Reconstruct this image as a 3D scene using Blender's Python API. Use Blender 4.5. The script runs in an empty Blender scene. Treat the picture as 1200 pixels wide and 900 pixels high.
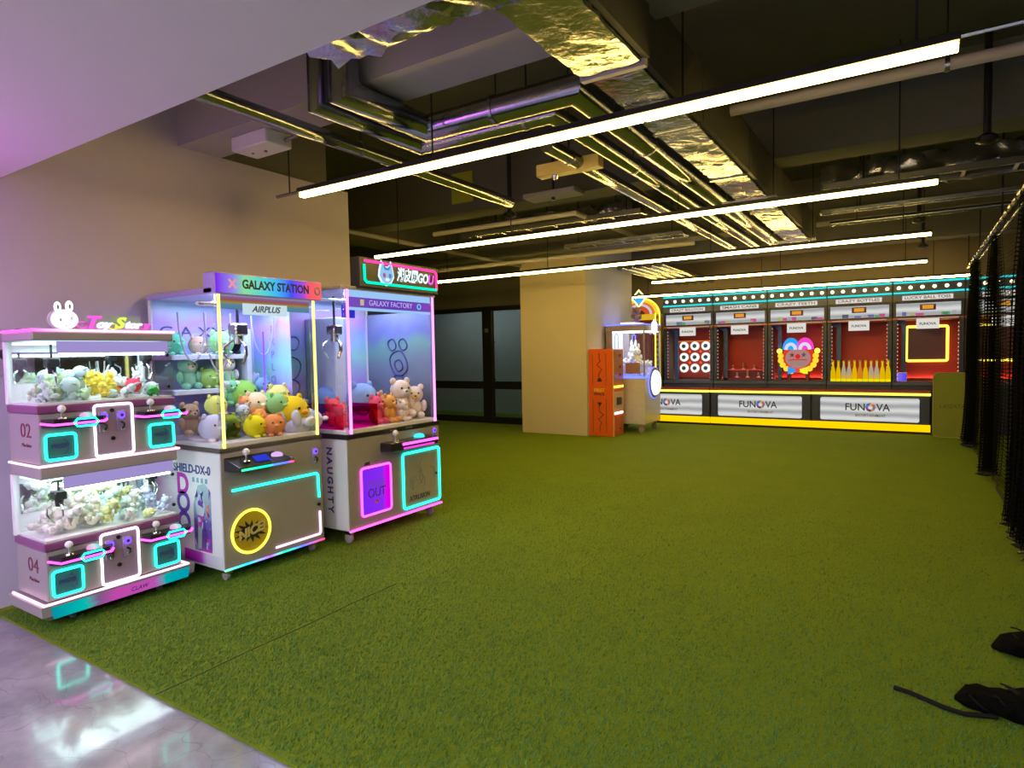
import bpy, bmesh, math, random
import numpy as np
from mathutils import Vector, Matrix, Euler
R = math.radians
random.seed(7)
scene = bpy.context.scene
col = scene.collection

# ------------------------------------------------------------------ camera, world, exposure
YAW, PITCH, ROLL, FPX, CAMH = -0.567894, -0.0494016, -0.0187522, 735.868, 1.5
cam = bpy.data.cameras.new('camera'); cam_o = bpy.data.objects.new('camera', cam); col.objects.link(cam_o)
cam.sensor_fit = 'HORIZONTAL'; cam.sensor_width = 36.0; cam.lens = 36.0 * FPX / 1200.0
cam.clip_start = 0.05; cam.clip_end = 100
fw = Vector((math.sin(YAW)*math.cos(PITCH), math.cos(YAW)*math.cos(PITCH), math.sin(PITCH)))
rt = Vector((math.cos(YAW), -math.sin(YAW), 0)); up = rt.cross(fw)
r2 = rt*math.cos(ROLL) + up*math.sin(ROLL); u2 = up*math.cos(ROLL) - rt*math.sin(ROLL)
m = Matrix((r2, u2, -fw)).transposed().to_4x4(); m.translation = (0, 0, CAMH)
cam_o.matrix_world = m
scene.camera = cam_o

world = bpy.data.worlds.new('world'); scene.world = world; world.use_nodes = True
world.node_tree.nodes['Background'].inputs[0].default_value = (0.5, 0.5, 0.6, 1)
world.node_tree.nodes['Background'].inputs[1].default_value = 0.004
vs = scene.view_settings
vs.view_transform = 'Standard'; vs.look = 'None'; vs.gamma = 1.0; vs.exposure = 0.0; vs.use_curve_mapping = False

LAMP = 60.0          # linear ceiling lamps, radiance
BACKLAMP = 32.0       # cool panels in the lowered ceiling behind the camera

# ------------------------------------------------------------------ materials
MATS = {}
def new_mat(name):
    m = bpy.data.materials.new(name); m.use_nodes = True
    nt = m.node_tree; nt.nodes.clear()
    out = nt.nodes.new('ShaderNodeOutputMaterial')
    return m, nt, out
def pbr(name, c, rough=0.5, metal=0.0, var=0.12, scale=20.0, bump=0.0, bscale=60.0, spec=0.5, coat=0.0):
    if name in MATS: return MATS[name]
    m, nt, out = new_mat(name); N = nt.nodes.new; L = nt.links.new
    b = N('ShaderNodeBsdfPrincipled'); b.inputs['Roughness'].default_value = rough; b.inputs['Metallic'].default_value = metal
    b.inputs['Specular IOR Level'].default_value = spec; b.inputs['Coat Weight'].default_value = coat
    tc = N('ShaderNodeTexCoord'); nz = N('ShaderNodeTexNoise'); nz.inputs['Scale'].default_value = scale; nz.inputs['Detail'].default_value = 4
    L(tc.outputs['Object'], nz.inputs['Vector'])
    mx = N('ShaderNodeMix'); mx.data_type = 'RGBA'
    lo = [max(0, v*(1-var)) for v in c]; hi = [min(1, v*(1+var)) for v in c]
    mx.inputs[6].default_value = (*lo, 1); mx.inputs[7].default_value = (*hi, 1)
    L(nz.outputs['Fac'], mx.inputs[0]); L(mx.outputs[2], b.inputs['Base Color'])
    if bump:
        n2 = N('ShaderNodeTexNoise'); n2.inputs['Scale'].default_value = bscale; n2.inputs['Detail'].default_value = 5
        L(tc.outputs['Object'], n2.inputs['Vector'])
        bp = N('ShaderNodeBump'); bp.inputs['Strength'].default_value = bump; bp.inputs['Distance'].default_value = 0.02
        L(n2.outputs['Fac'], bp.inputs['Height']); L(bp.outputs['Normal'], b.inputs['Normal'])
    L(b.outputs[0], out.inputs[0]); MATS[name] = m
    return m
def emit(name, c, s):
    if name in MATS: return MATS[name]
    m, nt, out = new_mat(name)
    e = nt.nodes.new('ShaderNodeEmission'); e.inputs[0].default_value = (*c, 1); e.inputs[1].default_value = s
    nt.links.new(e.outputs[0], out.inputs[0]); MATS[name] = m
    return m
def ramp(name, axis, stops, s=0.0, rough=0.3, waves=0.0, interp='LINEAR', wscale=3.0, rot=None):
    """colour ramp along a generated axis; emissive when s > 0"""
    if name in MATS: return MATS[name]
    m, nt, out = new_mat(name); N = nt.nodes.new; L = nt.links.new
    tc = N('ShaderNodeTexCoord'); sp = N('ShaderNodeSeparateXYZ'); L(tc.outputs['Generated'], sp.inputs[0])
    src = sp.outputs['XYZ'.index(axis)]
    if waves:
        nz = N('ShaderNodeTexNoise'); nz.inputs['Scale'].default_value = wscale; L(tc.outputs['Generated'], nz.inputs['Vector'])
        ad = N('ShaderNodeMath'); ad.operation = 'MULTIPLY_ADD'; ad.inputs[1].default_value = waves
        L(nz.outputs['Fac'], ad.inputs[0]); L(src, ad.inputs[2])
        sb = N('ShaderNodeMath'); sb.operation = 'SUBTRACT'; sb.inputs[1].default_value = waves*0.5
        L(ad.outputs[0], sb.inputs[0]); src = sb.outputs[0]
    cr = N('ShaderNodeValToRGB'); cr.color_ramp.interpolation = interp
    el = cr.color_ramp.elements
    while len(el) < len(stops): el.new(0.5)
    for e, (p, c) in zip(el, stops): e.position = p; e.color = (*c, 1)
    L(src, cr.inputs[0])
    if s > 0:
        e = N('ShaderNodeEmission'); e.inputs[1].default_value = s; L(cr.outputs[0], e.inputs[0]); L(e.outputs[0], out.inputs[0])
    else:
        b = N('ShaderNodeBsdfPrincipled'); b.inputs['Roughness'].default_value = rough; L(cr.outputs[0], b.inputs['Base Color']); L(b.outputs[0], out.inputs[0])
    MATS[name] = m
    return m
def glass(name, tint=(1, 1, 1), ior=1.35, rough=0.0, extra=0.0):
    if name in MATS: return MATS[name]
    m, nt, out = new_mat(name); N = nt.nodes.new; L = nt.links.new
    t = N('ShaderNodeBsdfTransparent'); t.inputs[0].default_value = (*tint, 1)
    g = N('ShaderNodeBsdfGlossy'); g.inputs['Roughness'].default_value = rough; g.inputs[0].default_value = (1, 1, 1, 1)
    ge = N('ShaderNodeNewGeometry'); dt = N('ShaderNodeVectorMath'); dt.operation = 'DOT_PRODUCT'; L(ge.outputs['Normal'], dt.inputs[0]); L(ge.outputs['Incoming'], dt.inputs[1])
    ab = N('ShaderNodeMath'); ab.operation = 'ABSOLUTE'; L(dt.outputs['Value'], ab.inputs[0])
    iv = N('ShaderNodeMath'); iv.operation = 'SUBTRACT'; iv.inputs[0].default_value = 1.0; L(ab.outputs[0], iv.inputs[1])
    pw = N('ShaderNodeMath'); pw.operation = 'POWER'; pw.inputs[1].default_value = 5.0; L(iv.outputs[0], pw.inputs[0])
    f0 = ((ior-1)/(ior+1))**2
    a = N('ShaderNodeMath'); a.operation = 'MULTIPLY_ADD'; a.inputs[1].default_value = 0.8; a.inputs[2].default_value = f0+extra; a.use_clamp = True
    L(pw.outputs[0], a.inputs[0])
    mx = N('ShaderNodeMixShader'); L(a.outputs[0], mx.inputs[0]); L(t.outputs[0], mx.inputs[1]); L(g.outputs[0], mx.inputs[2]); L(mx.outputs[0], out.inputs[0])
    MATS[name] = m
    return m
def film(name, stops, opacity):
    """half transparent iridescent film"""
    m = ramp(name, 'Z', stops, 0, 0.2, waves=0.4, wscale=2.5); nt = m.node_tree; out = next(n for n in nt.nodes if n.type == 'OUTPUT_MATERIAL')
    src = out.inputs[0].links[0].from_socket; t = nt.nodes.new('ShaderNodeBsdfTransparent'); mx = nt.nodes.new('ShaderNodeMixShader'); mx.inputs[0].default_value = opacity
    nt.links.new(t.outputs[0], mx.inputs[1]); nt.links.new(src, mx.inputs[2]); nt.links.new(mx.outputs[0], out.inputs[0])
    return m
def turf_mat(name, blades=False):
    m, nt, out = new_mat(name); N = nt.nodes.new; L = nt.links.new
    b = N('ShaderNodeBsdfPrincipled'); b.inputs['Roughness'].default_value = 0.75; b.inputs['Specular IOR Level'].default_value = 0.15
    b.inputs['Sheen Weight'].default_value = 0.12; b.inputs['Sheen Roughness'].default_value = 0.5; b.inputs['Sheen Tint'].default_value = (0.75, 0.95, 0.05, 1)
    cr = N('ShaderNodeValToRGB'); el = cr.color_ramp.elements
    el[0].position = 0.1; el[0].color = (0.085, 0.140, 0.003, 1); el[1].position = 0.95; el[1].color = (0.17, 0.25, 0.008, 1)
    if blades:
        el[0].color = (0.040, 0.110, 0.013, 1); el[1].color = (0.095, 0.225, 0.055, 1)
        g = N('ShaderNodeNewGeometry'); L(g.outputs['Random Per Island'], cr.inputs[0])
    else:
        tc = N('ShaderNodeTexCoord')
        n1 = N('ShaderNodeTexNoise'); n1.inputs['Scale'].default_value = 110; n1.inputs['Detail'].default_value = 6; n1.inputs['Roughness'].default_value = 0.7
        n2 = N('ShaderNodeTexNoise'); n2.inputs['Scale'].default_value = 2.2; n2.inputs['Detail'].default_value = 5
        mm = N('ShaderNodeMath'); mm.operation = 'MULTIPLY_ADD'; mm.inputs[1].default_value = 0.45
        L(tc.outputs['Object'], n1.inputs['Vector']); L(tc.outputs['Object'], n2.inputs['Vector'])
        L(n2.outputs['Fac'], mm.inputs[0]); L(n1.outputs['Fac'], mm.inputs[2])
        sb = N('ShaderNodeMath'); sb.operation = 'SUBTRACT'; sb.inputs[1].default_value = 0.22; L(mm.outputs[0], sb.inputs[0]); L(sb.outputs[0], cr.inputs[0])
        bp = N('ShaderNodeBump'); bp.inputs['Strength'].default_value = 0.9; bp.inputs['Distance'].default_value = 0.012
        L(n1.outputs['Fac'], bp.inputs['Height']); L(bp.outputs['Normal'], b.inputs['Normal'])
    L(cr.outputs[0], b.inputs['Base Color']); L(b.outputs[0], out.inputs[0])
    return m
def concrete_floor():
    m, nt, out = new_mat('polished_concrete'); N = nt.nodes.new; L = nt.links.new
    b = N('ShaderNodeBsdfPrincipled'); tc = N('ShaderNodeTexCoord'); b.inputs['Coat Weight'].default_value = 0.6; b.inputs['Coat Roughness'].default_value = 0.06
    n1 = N('ShaderNodeTexNoise'); n1.inputs['Scale'].default_value = 3.5; n1.inputs['Detail'].default_value = 9; n1.inputs['Roughness'].default_value = 0.65
    L(tc.outputs['Object'], n1.inputs['Vector'])
    cr = N('ShaderNodeValToRGB'); el = cr.color_ramp.elements
    el[0].position = 0.3; el[0].color = (0.14, 0.145, 0.155, 1); el[1].position = 0.7; el[1].color = (0.27, 0.275, 0.285, 1)
    L(n1.outputs['Fac'], cr.inputs[0]); 
    # trowel scratches
    w = N('ShaderNodeTexVoronoi'); w.feature = 'DISTANCE_TO_EDGE'; w.inputs['Scale'].default_value = 3.2
    nd = N('ShaderNodeTexNoise'); nd.inputs['Scale'].default_value = 2.0; L(tc.outputs['Object'], nd.inputs['Vector'])
    va = N('ShaderNodeVectorMath'); va.operation = 'ADD'; L(tc.outputs['Object'], va.inputs[0]); L(nd.outputs['Color'], va.inputs[1]); L(va.outputs[0], w.inputs['Vector'])
    c2 = N('ShaderNodeValToRGB'); c2.color_ramp.elements[0].position = 0.0; c2.color_ramp.elements[0].color = (0.72, 0.72, 0.72, 1); c2.color_ramp.elements[1].position = 0.012; c2.color_ramp.elements[1].color = (1, 1, 1, 1)
    L(w.outputs['Distance'], c2.inputs[0])
    mx = N('ShaderNodeMix'); mx.data_type = 'RGBA'; mx.blend_type = 'MULTIPLY'; mx.inputs[0].default_value = 1.0
    L(cr.outputs[0], mx.inputs[6]); L(c2.outputs[0], mx.inputs[7]); L(mx.outputs[2], b.inputs['Base Color'])
    n3 = N('ShaderNodeTexNoise'); n3.inputs['Scale'].default_value = 9; n3.inputs['Detail'].default_value = 8; L(tc.outputs['Object'], n3.inputs['Vector'])
    mr = N('ShaderNodeMapRange'); mr.inputs[3].default_value = 0.02; mr.inputs[4].default_value = 0.24; L(n3.outputs['Fac'], mr.inputs[0]); L(mr.outputs[0], b.inputs['Roughness'])
    bp = N('ShaderNodeBump'); bp.inputs['Strength'].default_value = 0.07; bp.inputs['Distance'].default_value = 0.02; L(n3.outputs['Fac'], bp.inputs['Height']); L(bp.outputs['Normal'], b.inputs['Normal'])
    L(b.outputs[0], out.inputs[0])
    return m
def net_mat():
    m, nt, out = new_mat('black_netting'); N = nt.nodes.new; L = nt.links.new
    uv = N('ShaderNodeUVMap'); sp = N('ShaderNodeSeparateXYZ'); L(uv.outputs[0], sp.inputs[0])
    fac = None
    for i in range(2):
        fr = N('ShaderNodeMath'); fr.operation = 'FRACT'; L(sp.outputs[i], fr.inputs[0])
        lt = N('ShaderNodeMath'); lt.operation = 'LESS_THAN'; lt.inputs[1].default_value = 0.20; L(fr.outputs[0], lt.inputs[0])
        if fac is None: fac = lt
        else:
            mxm = N('ShaderNodeMath'); mxm.operation = 'MAXIMUM'; L(fac.outputs[0], mxm.inputs[0]); L(lt.outputs[0], mxm.inputs[1]); fac = mxm
    t = N('ShaderNodeBsdfTransparent'); d = N('ShaderNodeBsdfPrincipled'); d.inputs['Base Color'].default_value = (0.004, 0.004, 0.004, 1); d.inputs['Roughness'].default_value = 0.9; d.inputs['Specular IOR Level'].default_value = 0.05
    mx = N('ShaderNodeMixShader'); L(fac.outputs[0], mx.inputs[0]); L(t.outputs[0], mx.inputs[1]); L(d.outputs[0], mx.inputs[2]); L(mx.outputs[0], out.inputs[0])
    return m

M = dict(
    wall=pbr('beige_wall_purple_tint', (0.50, 0.445, 0.56), 0.85, var=0.03, scale=3),  # beige wall, with some of the purple glow tinted into its colour
    soffit=pbr('soffit_paint', (0.66, 0.63, 0.62), 0.9, var=0.02, scale=2),
    dwall=pbr('dark_wall_paint', (0.16, 0.145, 0.12), 0.9, var=0.06, scale=2),
    slab=pbr('dark_concrete_slab', (0.085, 0.08, 0.07), 0.95, var=0.2, scale=2.5, bump=0.15, bscale=12),
    beam=pbr('painted_beam', (0.13, 0.125, 0.11), 0.9, var=0.1, scale=3),
    beamlight=pbr('pale_lit_beam_and_pipe', (0.36, 0.33, 0.34), 0.9, var=0.05, scale=3),  # on the beam, a paler copy with the cool light in its colour
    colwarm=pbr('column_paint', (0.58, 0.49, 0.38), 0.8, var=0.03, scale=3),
    colcool=pbr('column_side_tone', (0.58, 0.58, 0.50), 0.8, var=0.03, scale=3),  # paler and greyer than the column front
    steel=pbr('galvanised_steel', (0.30, 0.31, 0.34), 0.27, 0.95, var=0.15, scale=9),
    pipe=pbr('pipe_foil_jacket', (0.29, 0.31, 0.38), 0.20, 0.95, var=0.2, scale=14, bump=0.08, bscale=25),
    foil=pbr('crinkled_foil', (0.32, 0.34, 0.40), 0.18, 0.95, var=0.25, scale=8, bump=0.22, bscale=22),
    ductside=pbr('duct_dark_side', (0.05, 0.046, 0.04), 0.7, var=0.2, scale=6),
    blackm=pbr('black_metal', (0.018, 0.018, 0.020), 0.42, 0.3, var=0.1),
    blackp=pbr('black_plastic', (0.014, 0.013, 0.016), 0.3, var=0.1),
    whitep=pbr('white_enamel', (0.74, 0.72, 0.74), 0.28, var=0.02, scale=4),
    cream=pbr('cream_enamel', (0.30, 0.27, 0.275), 0.32, var=0.02, scale=4),
    lilac=pbr('lilac_panel', (0.34, 0.25, 0.38), 0.35, var=0.04, scale=5),
    purple=pbr('purple_band', (0.20, 0.055, 0.17), 0.3, var=0.05),
    chrome=pbr('chrome', (0.8, 0.8, 0.8), 0.12, 1.0, var=0.02),
    caster=pbr('caster_rubber', (0.30, 0.26, 0.26), 0.5, var=0.1),
    darkred=pbr('dark_red_print', (0.16, 0.02, 0.05), 0.5),
    ink=pbr('black_ink', (0.02, 0.02, 0.025), 0.5),
    greyink=pbr('grey_print', (0.28, 0.25, 0.22), 0.5),
    navyink=pbr('navy_print', (0.05, 0.05, 0.25), 0.5),
    orange=pbr('orange_lacquer', (0.74, 0.115, 0.012), 0.38, var=0.05, scale=4),
    olive=pbr('olive_fabric', (0.20, 0.24, 0.028), 0.75, var=0.1, scale=6, bump=0.3, bscale=20),
    navy=pbr('navy_panel', (0.028, 0.034, 0.07), 0.45, var=0.1),
    redwall=pbr('red_back_panel', (0.46, 0.022, 0.014), 0.5, var=0.1, scale=3),
    redtop=pbr('red_countertop', (0.26, 0.03, 0.02), 0.25, var=0.05),
    greyboard=pbr('grey_board', (0.16, 0.15, 0.16), 0.5),
    whiteboard=pbr('white_board', (0.75, 0.72, 0.68), 0.5),
    bluepost=pbr('blue_panel', (0.04, 0.11, 0.36), 0.4),
    gold=emit('gold_bottle', (0.95, 0.60, 0.0), 0.75),
    silver=ramp('silver_bottle', 'Z', [(0, (0.9, 0.6, 0.05)), (0.35, (0.6, 0.5, 0.3)), (0.6, (0.55, 0.5, 0.42)), (0.85, (0.85, 0.6, 0.1)), (1, (0.9, 0.6, 0.05))], 0.7, waves=0.5, wscale=6),
    copper=emit('copper_bottle', (0.85, 0.30, 0.02), 0.7),
    glass=glass('clear_acrylic'),
    tintglass=glass('window_glass', (0.75, 0.80, 0.78), 1.45, 0.0, 0.05),
    magglass=glass('magenta_acrylic', (1.0, 0.07, 0.62), 1.35, 0.0),
    nMag=emit('neon_magenta', (1.0, 0.08, 0.72), 3.4), nCyan=emit('neon_cyan', (0.02, 1.0, 0.74), 3.6),
    nWhite=emit('neon_white', (1.0, 0.90, 0.90), 2.6), nPinkW=emit('neon_pale_pink', (1.0, 0.55, 0.78), 2.4),
    nYel=emit('neon_yellow', (1.0, 0.92, 0.08), 2.2), nYelW=emit('neon_pale_yellow', (1.0, 0.88, 0.22), 1.7), nBlue=emit('neon_blue', (0.12, 0.16, 1.0), 2.4),
    nPink=emit('neon_pink', (1.0, 0.05, 0.30), 2.2), nGreen=emit('neon_green', (0.02, 0.9, 0.50), 1.6),
    nTeal=emit('neon_teal', (0.02, 0.62, 0.62), 1.35), nPurple=emit('purple_glow', (0.20, 0.08, 1.0), 1.8),
    bulb=emit('warm_bulb', (1.0, 0.92, 0.55), 3.0), nAmber=emit('amber_tube', (1.0, 0.55, 0.0), 1.3),
    hdr=emit('lilac_light_panel', (0.42, 0.34, 0.75), 0.85), inner=emit('cabinet_strip_light', (0.80, 0.95, 1.0), 9.0),
    innerblue=emit('cabinet_blue_light', (0.50, 0.58, 1.0), 7.0), lampglow=emit('lamp_diffuser', (1.0, 0.68, 0.15), LAMP),
    panelglow=emit('cool_panel_diffuser', (0.90, 0.90, 1.0), BACKLAMP),
    white_lit=emit('lit_white_acrylic', (1.0, 0.98, 0.95), 1.6),
    skin=emit('clown_face_glow', (0.72, 0.36, 0.34), 0.6),
)
TURF = turf_mat('turf_backing'); BLADE = turf_mat('turf_blades', True); CONC = concrete_floor(); NET = net_mat()

# ------------------------------------------------------------------ mesh helpers
class MB:
    def __init__(s): s.v = []; s.f = []
    def add(s, vs, fs):
        n = len(s.v); s.v += [tuple(v) for v in vs]; s.f += [tuple(i+n for i in f) for f in fs]; return s
    def box(s, x0, x1, y0, y1, z0, z1):
        return s.add([(x0,y0,z0),(x1,y0,z0),(x1,y1,z0),(x0,y1,z0),(x0,y0,z1),(x1,y0,z1),(x1,y1,z1),(x0,y1,z1)],
                     [(0,3,2,1),(4,5,6,7),(0,1,5,4),(1,2,6,5),(2,3,7,6),(3,0,4,7)])
    def cbox(s, x0, x1, y0, y1, z0, z1, b=0.006):
        """box with chamfered edges"""
        b = min(b, (x1-x0)*.45, (y1-y0)*.45, (z1-z0)*.45)
        X = (x0, x1); Y = (y0, y1); Z = (z0, z1); idx = {}; vs = []
        for i in (0,1):
            for j in (0,1):
                for k in (0,1):
                    x, y, z = X[i], Y[j], Z[k]; dx = b*(1-2*i); dy = b*(1-2*j); dz = b*(1-2*k)
                    idx[i,j,k,0] = len(vs); vs.append((x, y+dy, z+dz))
                    idx[i,j,k,1] = len(vs); vs.append((x+dx, y, z+dz))
                    idx[i,j,k,2] = len(vs); vs.append((x+dx, y+dy, z))
        fs = []; q = lambda *a: fs.append([idx[t] for t in a])
        for i in (0,1):
            q((i,0,0,0),(i,1,0,0),(i,1,1,0),(i,0,1,0)); q((0,i,0,1),(1,i,0,1),(1,i,1,1),(0,i,1,1)); q((0,0,i,2),(1,0,i,2),(1,1,i,2),(0,1,i,2))
        for i in (0,1):
            for j in (0,1):
                q((i,j,0,0),(i,j,1,0),(i,j,1,1),(i,j,0,1)); q((i,0,j,0),(i,1,j,0),(i,1,j,2),(i,0,j,2)); q((0,i,j,1),(1,i,j,1),(1,i,j,2),(0,i,j,2))
                for k in (0,1): q((i,j,k,0),(i,j,k,1),(i,j,k,2))
        return s.add(vs, fs)
    def tube(s, pts, r, n=8, closed=False, cap=True):
        P = [Vector(p) for p in pts]; N = len(P); vs = []; fs = []
        if closed: T = [(P[(i+1) % N]-P[i-1]).normalized() for i in range(N)]
        else: T = [((P[min(i+1,N-1)]-P[i]).normalized() + (P[i]-P[max(i-1,0)]).normalized()).normalized() for i in range(N)]
        ref = Vector((0,0,1)) if abs(T[0].z) < 0.9 else Vector((1,0,0))
        u = T[0].cross(ref).normalized()
        for i in range(N):
            u = (u - T[i]*u.dot(T[i])); 
            if u.length < 1e-6: u = T[i].cross(Vector((0.3,0.5,0.8)))
            u.normalize(); w = T[i].cross(u)
            k = 1.0
            if 0 < i < N-1 or closed:
                a = (P[i]-P[i-1]).normalized(); c = max(0.5, a.dot(T[i])); k = 1/c
                bi = a.cross((P[(i+1) % N]-P[i]).normalized())
                for j in range(n):
                    t = 2*math.pi*j/n; d = u*math.cos(t)+w*math.sin(t)
                    if bi.length > 1e-4 and k > 1.001:
                        bn = bi.normalized(); d = bn*d.dot(bn) + (d-bn*d.dot(bn))*k
                    vs.append(P[i]+d*r)
            else:
                for j in range(n):
                    t = 2*math.pi*j/n; vs.append(P[i]+(u*math.cos(t)+w*math.sin(t))*r)
        for i in range(N if closed else N-1):
            a = i*n; b = ((i+1) % N)*n
            for j in range(n): fs.append((a+j, a+(j+1) % n, b+(j+1) % n, b+j))
        if cap and not closed: fs.append(tuple(range(n-1,-1,-1))); fs.append(tuple((N-1)*n+j for j in range(n)))
        return s.add(vs, fs)
    def lathe(s, prof, c=(0,0,0), axis='z', n=16):
        """prof: list of (r, h) along the axis"""
        vs = []; fs = []
        for r, h in prof:
            for j in range(n):
                t = 2*math.pi*j/n; a, b = r*math.cos(t), r*math.sin(t)
                p = {'z': (a,b,h), 'y': (a,h,b), 'x': (h,a,b)}[axis]; vs.append((p[0]+c[0], p[1]+c[1], p[2]+c[2]))
        for i in range(len(prof)-1):
            for j in range(n): fs.append((i*n+j, i*n+(j+1) % n, (i+1)*n+(j+1) % n, (i+1)*n+j))
        fs.append(tuple(range(n-1,-1,-1))); fs.append(tuple((len(prof)-1)*n+j for j in range(n)))
        return s.add(vs, fs)
    def ell(s, c, r, n=12, rings=8):
        if not hasattr(r, '__len__'): r = (r,r,r)
        vs = [(c[0], c[1], c[2]-r[2])]; fs = []
        for i in range(1, rings):
            p = math.pi*i/rings
            for j in range(n):
                t = 2*math.pi*j/n; vs.append((c[0]+r[0]*math.sin(p)*math.cos(t), c[1]+r[1]*math.sin(p)*math.sin(t), c[2]-r[2]*math.cos(p)))
        vs.append((c[0], c[1], c[2]+r[2])); e = len(vs)-1
        for j in range(n): fs.append((0, 1+(j+1) % n, 1+j)); fs.append((e, e-n+j, e-n+(j+1) % n))
        for i in range(rings-2):
            for j in range(n): a = 1+i*n; fs.append((a+j, a+(j+1) % n, a+n+(j+1) % n, a+n+j))
        return s.add(vs, fs)
    def prism(s, poly, y0, y1):
        """poly in (x,z), extruded from y0 to y1"""
        n = len(poly); vs = [(x, y0, z) for x, z in poly] + [(x, y1, z) for x, z in poly]
        fs = [tuple(range(n)), tuple(range(2*n-1, n-1, -1))] + [(i, i+n, (i+1) % n+n, (i+1) % n) for i in range(n)]
        return s.add(vs, fs)
    def ring(s, outer, inner, y0, y1):
        """frame between two outlines of equal length in (x,z)"""
        n = len(outer); vs = []
        for y in (y0, y1): vs += [(x,y,z) for x,z in outer] + [(x,y,z) for x,z in inner]
        fs = []
        for i in range(n):
            j = (i+1) % n
            fs += [(i,j,n+j,n+i), (2*n+i,3*n+i,3*n+j,2*n+j), (i,2*n+i,2*n+j,j), (n+i,n+j,3*n+j,3*n+i)]
        return s.add(vs, fs)
    def mesh(s, name, mat, smooth=True):
        me = bpy.data.meshes.new(name); me.from_pydata(s.v, [], s.f); 
        bm = bmesh.new(); bm.from_mesh(me); bmesh.ops.recalc_face_normals(bm, faces=bm.faces); bm.to_mesh(me); bm.free()
        if mat: me.materials.append(mat)
        if smooth:
            me.shade_smooth(); me.set_sharp_from_angle(angle=R(38))
        return me
    def build(s, name, mat, parent=None, smooth=True, loc=None):
        return link(name, s.mesh(name, mat, smooth), parent, loc)
def link(name, me, parent=None, loc=None):
    o = bpy.data.objects.new(name, me); col.objects.link(o); o.parent = parent
    if loc: o.location = loc
    return o
def tag(o, label=None, cat=None, group=None, kind=None):
    if label: o['label'] = label
    if cat: o['category'] = cat
    if group: o['group'] = group
    if kind: o['kind'] = kind
    return o
def thing(name, label, cat, loc=(0,0,0), rz=0, group=None):
    o = bpy.data.objects.new(name, None); col.objects.link(o); o.location = loc; o.rotation_euler = (0,0,rz); o.empty_display_size = 0.1
    return tag(o, label, cat, group)
def struct(name, mb, mat, label=None, parent=None, smooth=False):
    o = mb.build(name, mat, parent, smooth)
    if parent is None: o['kind'] = 'structure'
    if label: o['label'] = label
    return o
def rrect(x0, x1, z0, z1, r, n=4):
    pts = []
    for cx, cz, a0 in ((x1-r, z1-r, 0), (x0+r, z1-r, 90), (x0+r, z0+r, 180), (x1-r, z0+r, 270)):
        for i in range(n+1):
            a = R(a0+90*i/n); pts.append((cx+r*math.cos(a), cz+r*math.sin(a)))
    return pts
def neon_rect(x0, x1, z0, z1, r, y, tr): return MB().tube([(x, y, z) for x, z in rrect(x0, x1, z0, z1, r)], tr, 8, closed=True)
TXT = {}
def text(body, size, mat, parent, loc, rot=(90,0,0), name='lettering', extrude=0.001, shear=0.0, sx=1.0, align='CENTER', bold=0.0, width=None):
    key = (body, shear, round(bold/size, 3))
    if key not in TXT:
        cu = bpy.data.curves.new('txt', 'FONT'); cu.body = body; cu.size = 1.0; cu.align_x = align; cu.align_y = 'CENTER'; cu.resolution_u = 4
        cu.shear = shear; cu.offset = bold/size; cu.extrude = 0.02
        t = bpy.data.objects.new('txt', cu); col.objects.link(t)
        dg = bpy.context.evaluated_depsgraph_get(); me = bpy.data.meshes.new_from_object(t.evaluated_get(dg)); bpy.data.objects.remove(t); bpy.data.curves.remove(cu)
        TXT[key] = me
    me = TXT[key].copy(); me.name = name; me.materials.clear(); me.materials.append(mat)
    o = link(name, me, parent, loc)
    xs = [v.co.x for v in me.vertices]; w = max(xs)-min(xs) if xs else 1
    kx = width/(w*size) if width else sx
    me.transform(Matrix.Diagonal((size*kx, size, extrude/0.02, 1)))
    o.rotation_euler = tuple(R(a) for a in rot)
    return o
def area_light(name, parent, loc, rot, sx, sy, power, c):
    l = bpy.data.lights.new(name, 'AREA'); l.shape = 'RECTANGLE'; l.size = sx; l.size_y = sy; l.energy = power; l.color = c
    o = bpy.data.objects.new(name, l); col.objects.link(o); o.parent = parent; o.location = loc; o.rotation_euler = rot
    return o

# ------------------------------------------------------------------ the setting
ZS, YS = 2.62, 1.605            # lowered ceiling: height and far edge
TE = 1.44                       # turf edge
turf = struct('floor', MB().box(-12, 6.5, TE, 14.6, -0.15, 0.0), TURF, 'green artificial turf covering the hall floor')
struct('floor_concrete', MB().box(-4.68, 6.5, -7, TE, -0.15, -0.012), CONC, 'polished grey concrete floor in front of the turf')
struct('wall_left', MB().box(-5.2, -4.68, -7, 4.41, -0.15, 3.10), M['wall'], 'plain beige wall behind the claw machines')
MB().box(-5.2, -4.68, -7, 2.72, 3.10, 3.8).build('upper_part', M['wall'], bpy.data.objects['wall_left'], False)
MB().box(-5.2, -4.74, 2.72, 4.20, 3.10, 3.8).build('upper_part', M['dwall'], bpy.data.objects['wall_left'], False)
struct('wall_back', MB().box(-12, 6.5, 14.6, 14.8, -0.15, 3.8), M['dwall'], 'dark wall behind the game stalls')
struct('wall_right', MB().box(6.5, 6.7, -7, 14.8, -0.15, 3.8), M['dwall'])
struct('wall_rear', MB().box(-5.2, 6.7, -7.2, -7, -0.15, 3.8), M['wall'])
struct('wall_far_left', MB().box(-12.2, -12, 4.0, 14.8, -0.15, 3.8), M['dwall'])
struct('wall_side_return', MB().box(-12.2, -5.2, 4.0, 4.2, -0.15, 3.8), M['dwall'])
ceil_low = struct('ceiling_lowered', MB().box(-4.68, 6.5, -7, YS, ZS, 3.8), M['soffit'], 'smooth pale lowered ceiling above the concrete floor')
ceiling = struct('ceiling', MB().box(-12.2, 6.7, -7.2, 14.8, 3.8, 3.95), M['slab'], 'dark exposed concrete ceiling slab')
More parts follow.
